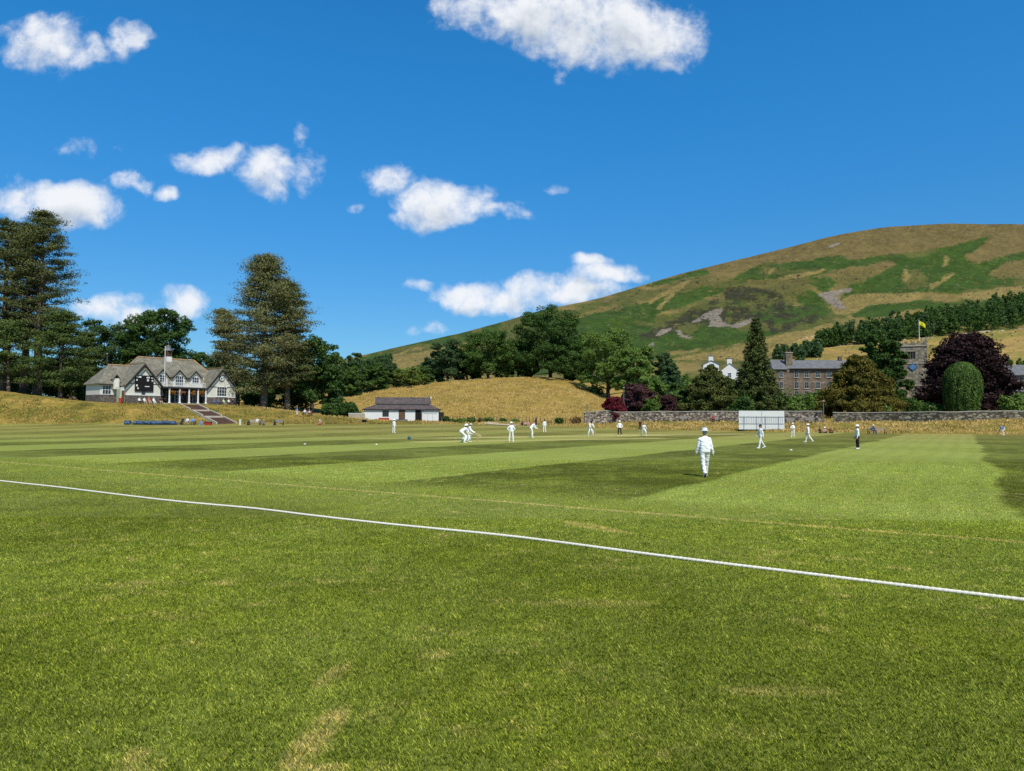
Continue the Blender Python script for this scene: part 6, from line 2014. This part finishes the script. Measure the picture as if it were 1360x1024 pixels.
POSES = {
    'walk_away': dict(abdL=-2.5, abdR=-2.5, thighL=-10, kneeL=26, footL=-28, thighR=14, kneeR=5,  armL=6, armR=-4, elbowL=12, elbowR=10, armabL=13, armabR=13, lean=2, fat=1.12, head=2),
    'stroll': dict(thighL=17, kneeL=6, thighR=-15, kneeR=22, armL=-12, armR=14, elbowL=20, elbowR=20, head=8),
    'stand': dict(abdL=5, abdR=5, armL=4, armR=4, elbowL=18, elbowR=18),
    'hands_hips': dict(abdL=7, abdR=7, armL=-14, armR=-14, armabL=34, armabR=34, elbowL=42, elbowR=42, elbinL=70, elbinR=70),
    'arms_folded': dict(abdL=4, abdR=4, armL=14, armR=14, armabL=16, armabR=16, elbowL=80, elbowR=80, elbinL=62, elbinR=62, fat=1.12),
    'crouch': dict(lean=58, thighL=52, kneeL=66, thighR=44, kneeR=62, abdL=16, abdR=16, armL=34, armR=34, elbowL=25, elbowR=25, head=-34, armabL=5, armabR=5),
    'bent': dict(lean=42, thighL=26, kneeL=32, thighR=14, kneeR=22, abdL=12, abdR=12, armL=30, armR=30, elbowL=30, elbowR=30, elbinL=14, elbinR=14, head=-20),
    'bat': dict(lean=30, thighL=24, kneeL=30, thighR=22, kneeR=30, abdL=12, abdR=12, armL=26, armR=24, elbowL=34, elbowR=36, elbinL=22, elbinR=22, armabL=6, armabR=6, head=-8, headturn=60, curlL=1.1, curlR=1.1),
    'run': dict(lean=18, thighL=52, kneeL=62, thighR=-20, kneeR=34, armL=-48, armR=44, elbowL=62, elbowR=70, armabL=26, armabR=26, head=-8),
    'sit': dict(sit=True, thighL=84, kneeL=86, thighR=82, kneeR=82, abdL=8, abdR=8, armL=28, armR=28, elbowL=46, elbowR=46, lean=-4, head=4),
    'sit_back': dict(sit=True, thighL=74, kneeL=52, thighR=70, kneeR=46, abdL=7, abdR=7, armL=22, armR=22, elbowL=38, elbowR=38, lean=-24, head=24),
    'sit_ground': dict(sit=True, thighL=98, kneeL=92, thighR=84, kneeR=70, abdL=12, abdR=12, armL=40, armR=36, elbowL=30, elbowR=36, lean=8, head=4),
    'stoop': dict(lean=62, thighL=36, kneeL=56, thighR=20, kneeR=42, abdL=10, abdR=10, armL=4, armR=14, elbowL=16, elbowR=16, head=-10),
}
CACHE = {}


def get_pose(pose, sleeve):
    key = (pose, sleeve)
    if key not in CACHE:
        p = dict(POSES[pose]); p['sleeve'] = sleeve
        near = pose == 'walk_away'
        M_, J = person_meshes(p, len(CACHE) * 7 + 1, .011 if near else .022)
        D = {'J': J}
        for k in ('body', 'shirt', 'trousers'): D[k] = M_[k]
        def mk(name, mb, m):
            me = bpy.data.meshes.new(name); me.from_pydata(mb.v, [], mb.f); me.polygons.foreach_set('use_smooth', [True] * len(me.polygons)); me.materials.append(m); me.update(); return me
        D['eyes'] = mk('eyes', *M_['eyes'])
        for nm in 'LR':
            D['shoe' + nm] = mk('shoe', M_['shoe' + nm][0], M_CRICKET); D['sole' + nm] = mk('sole', M_['shoe' + nm][1], M_SOLE)
        D['hats'] = {}
        for h in ('sunhat', 'cap', 'helmet', 'hair'):
            mb = hat_shapes(h); mb.v = head_frame(mb, J); D['hats'][h] = mk('hair' if h == 'hair' else ('helmet' if h == 'helmet' else h), mb, M_CRICKET)
        CACHE[key] = D
    return CACHE[key]


def add_part(me, name, parent, m, loc=(0, 0, 0)):
    o = bpy.data.objects.new(name, me); COL.objects.link(o); o.parent = parent; o.location = loc
    if m:
        o.material_slots[0].link = 'OBJECT'; o.material_slots[0].material = m
    return o


def person(loc, face_deg, pose, label, shirt=None, trousers=None, hat=('sunhat', None), sleeve=1.0, height=1.78, shoes=None, group=None, seat=None, pads=False, gloves=False, sole=None):
    """face_deg: compass direction the person faces, 0 = away from the camera (+y), 90 = left"""
    D = get_pose(pose, sleeve); J = D['J']; k = height / 1.78
    root = empty('person', loc, rad(face_deg), label, 'person', group); root.scale = (k, k, k)
    off = np.array([0, 0, -J['drop']])
    if POSES[pose].get('sit'):
        off = np.array([0, 0, (seat if seat is not None else .44) / k + .10])
    if pose == 'sit_ground': off = np.array([0, 0, .12])
    off = tuple(off)
    body = add_part(D['body'], 'body', root, M_SKIN, off)
    add_part(D['eyes'], 'eyes', root, M_EYE, off)
    add_part(D['hats']['hair'], 'hair', root, M_HAIRG if (hash_(label) % 3 == 0 or pose == 'walk_away') else M_HAIR, off)
    add_part(D['shirt'], 'shirt', root, shirt or M_CRICKET, off); add_part(D['trousers'], 'trousers', root, trousers or M_CREAM, off)
    for nm in 'LR':
        s = add_part(D['shoe' + nm], 'shoe', root, shoes or M_CRICKET, off); add_part(D['sole' + nm], 'sole', s, sole or M_SOLE)
    if hat and hat[0]:
        add_part(D['hats'][hat[0]], {'sunhat': 'sun_hat', 'cap': 'cap', 'helmet': 'helmet'}[hat[0]], root, hat[1] or M_CRICKET, off)
    if pads:
        for nm in 'LR':
            m = MB(); a, kn, hp = J['ank' + nm], J['knee' + nm], J['hip' + nm]
            fr_ = np.array([0, .05, 0]); th = kn + (hp - kn) * .35
            sv = np.array([1.0, 0, 0])
            loft(m, [(a + fr_ + np.array([0, .02, -.02]), sv, np.array([0, 1.0, 0]), .085, .05), ((a + kn) / 2 + fr_, sv, np.array([0, 1.0, 0]), .10, .065), (kn + fr_, sv, np.array([0, 1.0, 0]), .11, .075), (th + fr_ * 1.3, sv, np.array([0, 1.0, 0]), .105, .055)], 12)
            m.v = [tuple(np.array(v) + np.array(off)) for v in m.v]
            m.build('leg_pad', M_CRICKET, root, True)
    if gloves:
        for nm in 'LR':
            m = MB(); w = J['wri' + nm] + np.array(off); f = J['fa' + nm]
            capsule(m, w, w + f * .10, .05, .065); m.build('glove', gloves, root, True)
    return root


def hash_(s): return sum(ord(c) * (i + 3) for i, c in enumerate(s))


def G3(px, py):
    return tuple(float(v) for v in ground_at(px, py))


W_ = M_CRICKET
M_NAVY = cloth('navy', 34, 40, 62)
PG = 'cricketers on the field'
n = person(G3(936.5, 633), -4, 'walk_away', 'nearest cricketer in all white with a pale sun hat, walking away from the camera', hat=('sunhat', cloth('hatband', 222, 228, 236)), group=PG, height=1.76)
person(G3(1010.5, 595.5), 100, 'stroll', 'cricketer in white and a dark cap walking left in front of the sight screen', hat=('cap', M_NAVY), group=PG, height=1.72)
person(G3(1053, 580), 150, 'arms_folded', 'cricketer in white standing far off just right of the sight screen', group=PG, height=1.66)
person(G3(1073.5, 587.5), 60, 'stroll', 'cricketer in white walking between the sight screen and the grey lamp post', group=PG, height=1.70)
person(G3(1139, 596), 85, 'stand', 'umpire in white shirt and black trousers standing side on at square leg, white hat', trousers=M_TROUSER, group='umpires', height=1.70, shoes=W_)
person(G3(855, 579), 195, 'run', 'bowler in white running towards the batsman', hat=(None, None), group=PG, height=1.82)
person(G3(823, 578.5), 172, 'hands_hips', 'umpire in white shirt and black trousers at the bowler end, facing the camera', trousers=M_TROUSER, group='umpires', height=1.80)
person(G3(783.5, 578.5), 200, 'bent', 'batsman in white with pads waiting at the bowler end', hat=('helmet', M_NAVY), group=PG, height=1.95, pads=True)
person(G3(723.2, 574), 10, 'stand', 'small distant fielder in white with a dark cap, right of the pink spectators', hat=('cap', M_NAVY), group=PG, height=1.72)
person(G3(705, 581), 290, 'bent', 'fielder in white bending forward, left of the small distant fielder', hat=('cap', cloth('maroon', 110, 60, 52)), group=PG, height=1.95)
person(G3(679, 586.8), -8, 'hands_hips', 'fielder in white seen from behind with hands on hips and a white hat', hat=('sunhat', None), group=PG, height=1.76)
kp = person(G3(612, 587.8), -62, 'crouch', 'wicketkeeper in white bending low behind the batsman', hat=('sunhat', None), group=PG, height=2.05, pads=True, gloves=cloth('keeper', 224, 214, 190))
bt = person(G3(621, 586.6), -100, 'bat', 'batsman in white taking guard in front of the wicketkeeper with his bat', hat=('helmet', cloth('pale_helmet', 200, 206, 214)), group=PG, height=1.72, pads=True, gloves=M_CRICKET)
person(G3(523, 574.8), -30, 'stand', 'lone fielder in white in front of the white shed', hat=('sunhat', None), group=PG, height=1.72)
# the bat in the batsman's hands
bpy.context.view_layer.update()
Jb = get_pose('bat', 1.0)['J']
hw = (Jb['wriL'] + Jb['wriR']) / 2 + (Jb['faL'] + Jb['faR']) / 2 * .09 + np.array([0, 0, -Jb['drop']])
hw = bt.matrix_world @ Vector(hw)
rt = empty('cricket_bat', hw, rad(-60), 'wooden cricket bat held by the batsman near the wicketkeeper', 'bat')
rt.rotation_euler = (rad(0), rad(-62), rad(-15))
MB().lathe([(.016, -.16), (.016, .14)], 8).build('handle', M_TROUSER, rt)
MB().prism([(-.054, -.16), (.054, -.16), (.054, -.70), (.03, -.74), (-.03, -.74), (-.054, -.70)], .036, 'y', -.018).build('blade', M_WOOD, rt)

# ---- spectators
def seated(px, Y, face, label, shirt, trousers, pose='sit', hat=None, seat=.44, dz=0.0, height=1.75, group='spectators round the boundary', sleeve=.5):
    X, Y, z = place(px, Y)
    return person((X, Y, z + dz), face, pose, label, shirt=shirt, trousers=trousers, hat=hat or (None, None), seat=seat, height=height, group=group, sleeve=sleeve, shoes=M_NAVY)


def chair(px, Y, label, m, rz=0.0, at_=None):
    X, Y, z = place(px, Y) if at_ is None else at_
    rt = empty('chair', (X, Y, z), rz, label, 'chair', 'chairs in front of the pavilion')
    MB().box(-.24, .24, -.24, .24, .40, .44).build('seat', m, rt); MB().box(-.24, .24, -.26, -.22, .441, .90).build('backrest', m, rt)
    for x in (-.21, .21):
        for y in (-.21, .21): MB().box(x - .02, x + .02, y - .02, y + .02, -.1, .399).build('leg', M_METALGREY, rt)
    return rt


SHORT = cloth('khaki', 186, 170, 140); DEN = cloth('denim', 62, 82, 120); BLU = cloth('sky_blue', 110, 160, 210); RED = cloth('red', 186, 44, 46); PNK = cloth('pink', 214, 160, 156); DRK = cloth('charcoal', 44, 44, 50); GRN = cloth('pale_green', 176, 214, 168); WHT = cloth('white_tee', 232, 232, 230); SAL = cloth('salmon', 214, 104, 84); LILAC = cloth('slate_blue', 92, 104, 140)
pav_people = [(2.1, -1.0, WHT, DRK, 'spectator in white sitting left of the group under the scoreboard'), (3.0, -1.1, WHT, SHORT, 'spectator in white with pale legs, second under the scoreboard'), (3.9, -1.0, SAL, SHORT, 'spectator in a salmon top under the scoreboard'), (4.7, -1.2, WHT, WHT, 'spectator dressed all in white under the scoreboard'), (6.0, -1.1, DRK, SHORT, 'spectator in dark top with bare legs at the left end of the verandah'),
              (17.0, -1.0, LILAC, DEN, 'spectator in slate blue sitting below the clock, the left one'), (17.9, -1.1, LILAC, DRK, 'spectator in slate blue sitting below the clock, next to the pale green top'), (19.0, -1.1, GRN, SHORT, 'spectator in a pale green top sitting below the clock'), (20.2, -1.0, WHT, DRK, 'spectator in white top and dark trousers below the clock'), (21.0, -1.1, DRK, DRK, 'spectator in dark clothes at the right corner of the pavilion')]
for (u, v, sh, tr_, lb) in pav_people:
    q = pav_pt(u, v); z = gz(q[0], q[1]); a = math.degrees(PANG) + 180
    chair(0, 0, 'chair of the ' + lb.replace('sitting ', '').replace('in dark top with bare legs ', '').replace(' top and dark trousers', '').replace('in slate blue below the clock, next to the pale green top','in slate blue beside the pale green top'), M_BROWN if sh is not WHT else M_METALGREY, rad(a), (q[0], q[1], z))
    person((q[0], q[1], z), a, 'sit_back', lb, shirt=sh, trousers=tr_, hat=(None, None), seat=.44, group='spectators in front of the pavilion', sleeve=.5, shoes=M_NAVY)
for (u, v, sh, lb) in ((7.4, .9, DRK, 'person in dark clothes standing in the shade at the left of the verandah'), (11.2, 1.2, LILAC, 'person in slate blue standing in the shade of the verandah'), (13.1, 1.0, DRK, 'person in dark clothes standing behind the third verandah column')):
    q = pav_pt(u, v, .04); person(q, math.degrees(PANG) + 180, 'stand', lb, shirt=sh, trousers=DRK, hat=(None, None), group='people in the verandah', sleeve=.5)
seated(243.5, 123.4, 180, 'spectator in dark clothes at the left end of the pale bench near the steps', DRK, DRK)
seated(249.5, 123.4, 175, 'spectator in white in the middle of the pale bench near the steps', WHT, SHORT)
seated(257, 123.4, 185, 'spectator in pale blue at the right end of the pale bench near the steps', BLU, DEN, hat=('cap', WHT))
seated(268, 122, 185, 'spectator in light blue sitting on the grass left of the red kit bag', BLU, BLU, 'sit_ground')
seated(330.5, 123.8, 180, 'spectator in dark clothes on the grass left of the bench right of the steps', DRK, DRK, 'sit_ground', hat=('cap', DRK))
seated(342, 124.4, 180, 'spectator in white on the bench right of the steps', WHT, SHORT)
seated(351, 124.0, 185, 'spectator in grey on the grass at the right of the bench right of the steps', cloth('grey', 120, 126, 130), DRK, 'sit_ground')
seated(366, 125.4, 180, 'spectator in dark navy sitting in front of the small weathered bench', M_NAVY, M_NAVY, 'sit_ground', hat=('cap', DRK))
seated(425.5, 131, 160, 'spectator in red sitting on the grass below the dark bushes', PNK, RED, 'sit_ground', hat=('sunhat', None))
X, Y, z = place(394.5, 146); person((X, Y, z), 150, 'stand', 'person in a slate blue top and pale trousers standing in the shade under the pines', shirt=LILAC, trousers=WHT, hat=(None, None), group='people under the pines', sleeve=.5)
seated(405, 146.8, 180, 'person in white on the bench in the shade under the pines', WHT, DRK, group='people under the pines')
seated(411, 146.8, 180, 'person in pink on the bench in the shade under the pines', PNK, DRK, group='people under the pines')
seated(693.5, 140, 180, 'spectator in dark clothes sitting at the meadow foot, the left of a group', DRK, DRK, 'sit_ground', hat=('cap', DRK))
seated(697.5, 139.6, 200, 'spectator in a pink top and dark trousers, middle of the group at the meadow foot', PNK, DRK, 'sit_ground')
seated(701.5, 140, 170, 'spectator in pale pink top and trousers, right of the group sitting at the meadow foot', PNK, PNK, 'sit_ground')
X, Y, z = place(712, 139); person((X, Y, z), 120, 'stand', 'spectator in a dark brown jacket standing right of the bending fielder', shirt=cloth('brown', 92, 64, 52), trousers=DRK, hat=('cap', DRK), group='spectators round the boundary')
X, Y, z = place(850, 121.5); person((X, Y, z), 180, 'stand', 'spectator in dark red and black standing behind the running bowler', shirt=cloth('dark_red', 74, 34, 36), trousers=DRK, hat=(None, None), group='spectators round the boundary', sleeve=.5)
seated(947, 132.8, 180, 'spectator in red on a bench against the stone wall', RED, DRK)
seated(1088, 110.5, 180, 'spectator in dark clothes sitting on the grass, left of the three by the lamp post', DRK, DRK, 'sit_ground', hat=('cap', M_NAVY))
seated(1094.5, 110.3, 175, 'spectator in pink with a white hat, middle of the three by the lamp post', PNK, DRK, 'sit_ground', hat=('sunhat', None))
seated(1102, 110.6, 190, 'spectator in maroon and black, right of the three by the lamp post', cloth('maroon', 110, 60, 52), DRK, 'sit_ground')
seated(1159.5, 105.1, 180, 'spectator in blue on the long bench below the churchyard wall', DEN, DEN, hat=('sunhat', None))
X, Y, z = place(1333, 100.0); person((X, Y, z), 70, 'stoop', 'person in a light blue top and pale trousers stooping at the right boundary', shirt=BLU, trousers=WHT, hat=(None, None), group='spectators round the boundary', sleeve=.5, height=1.85)
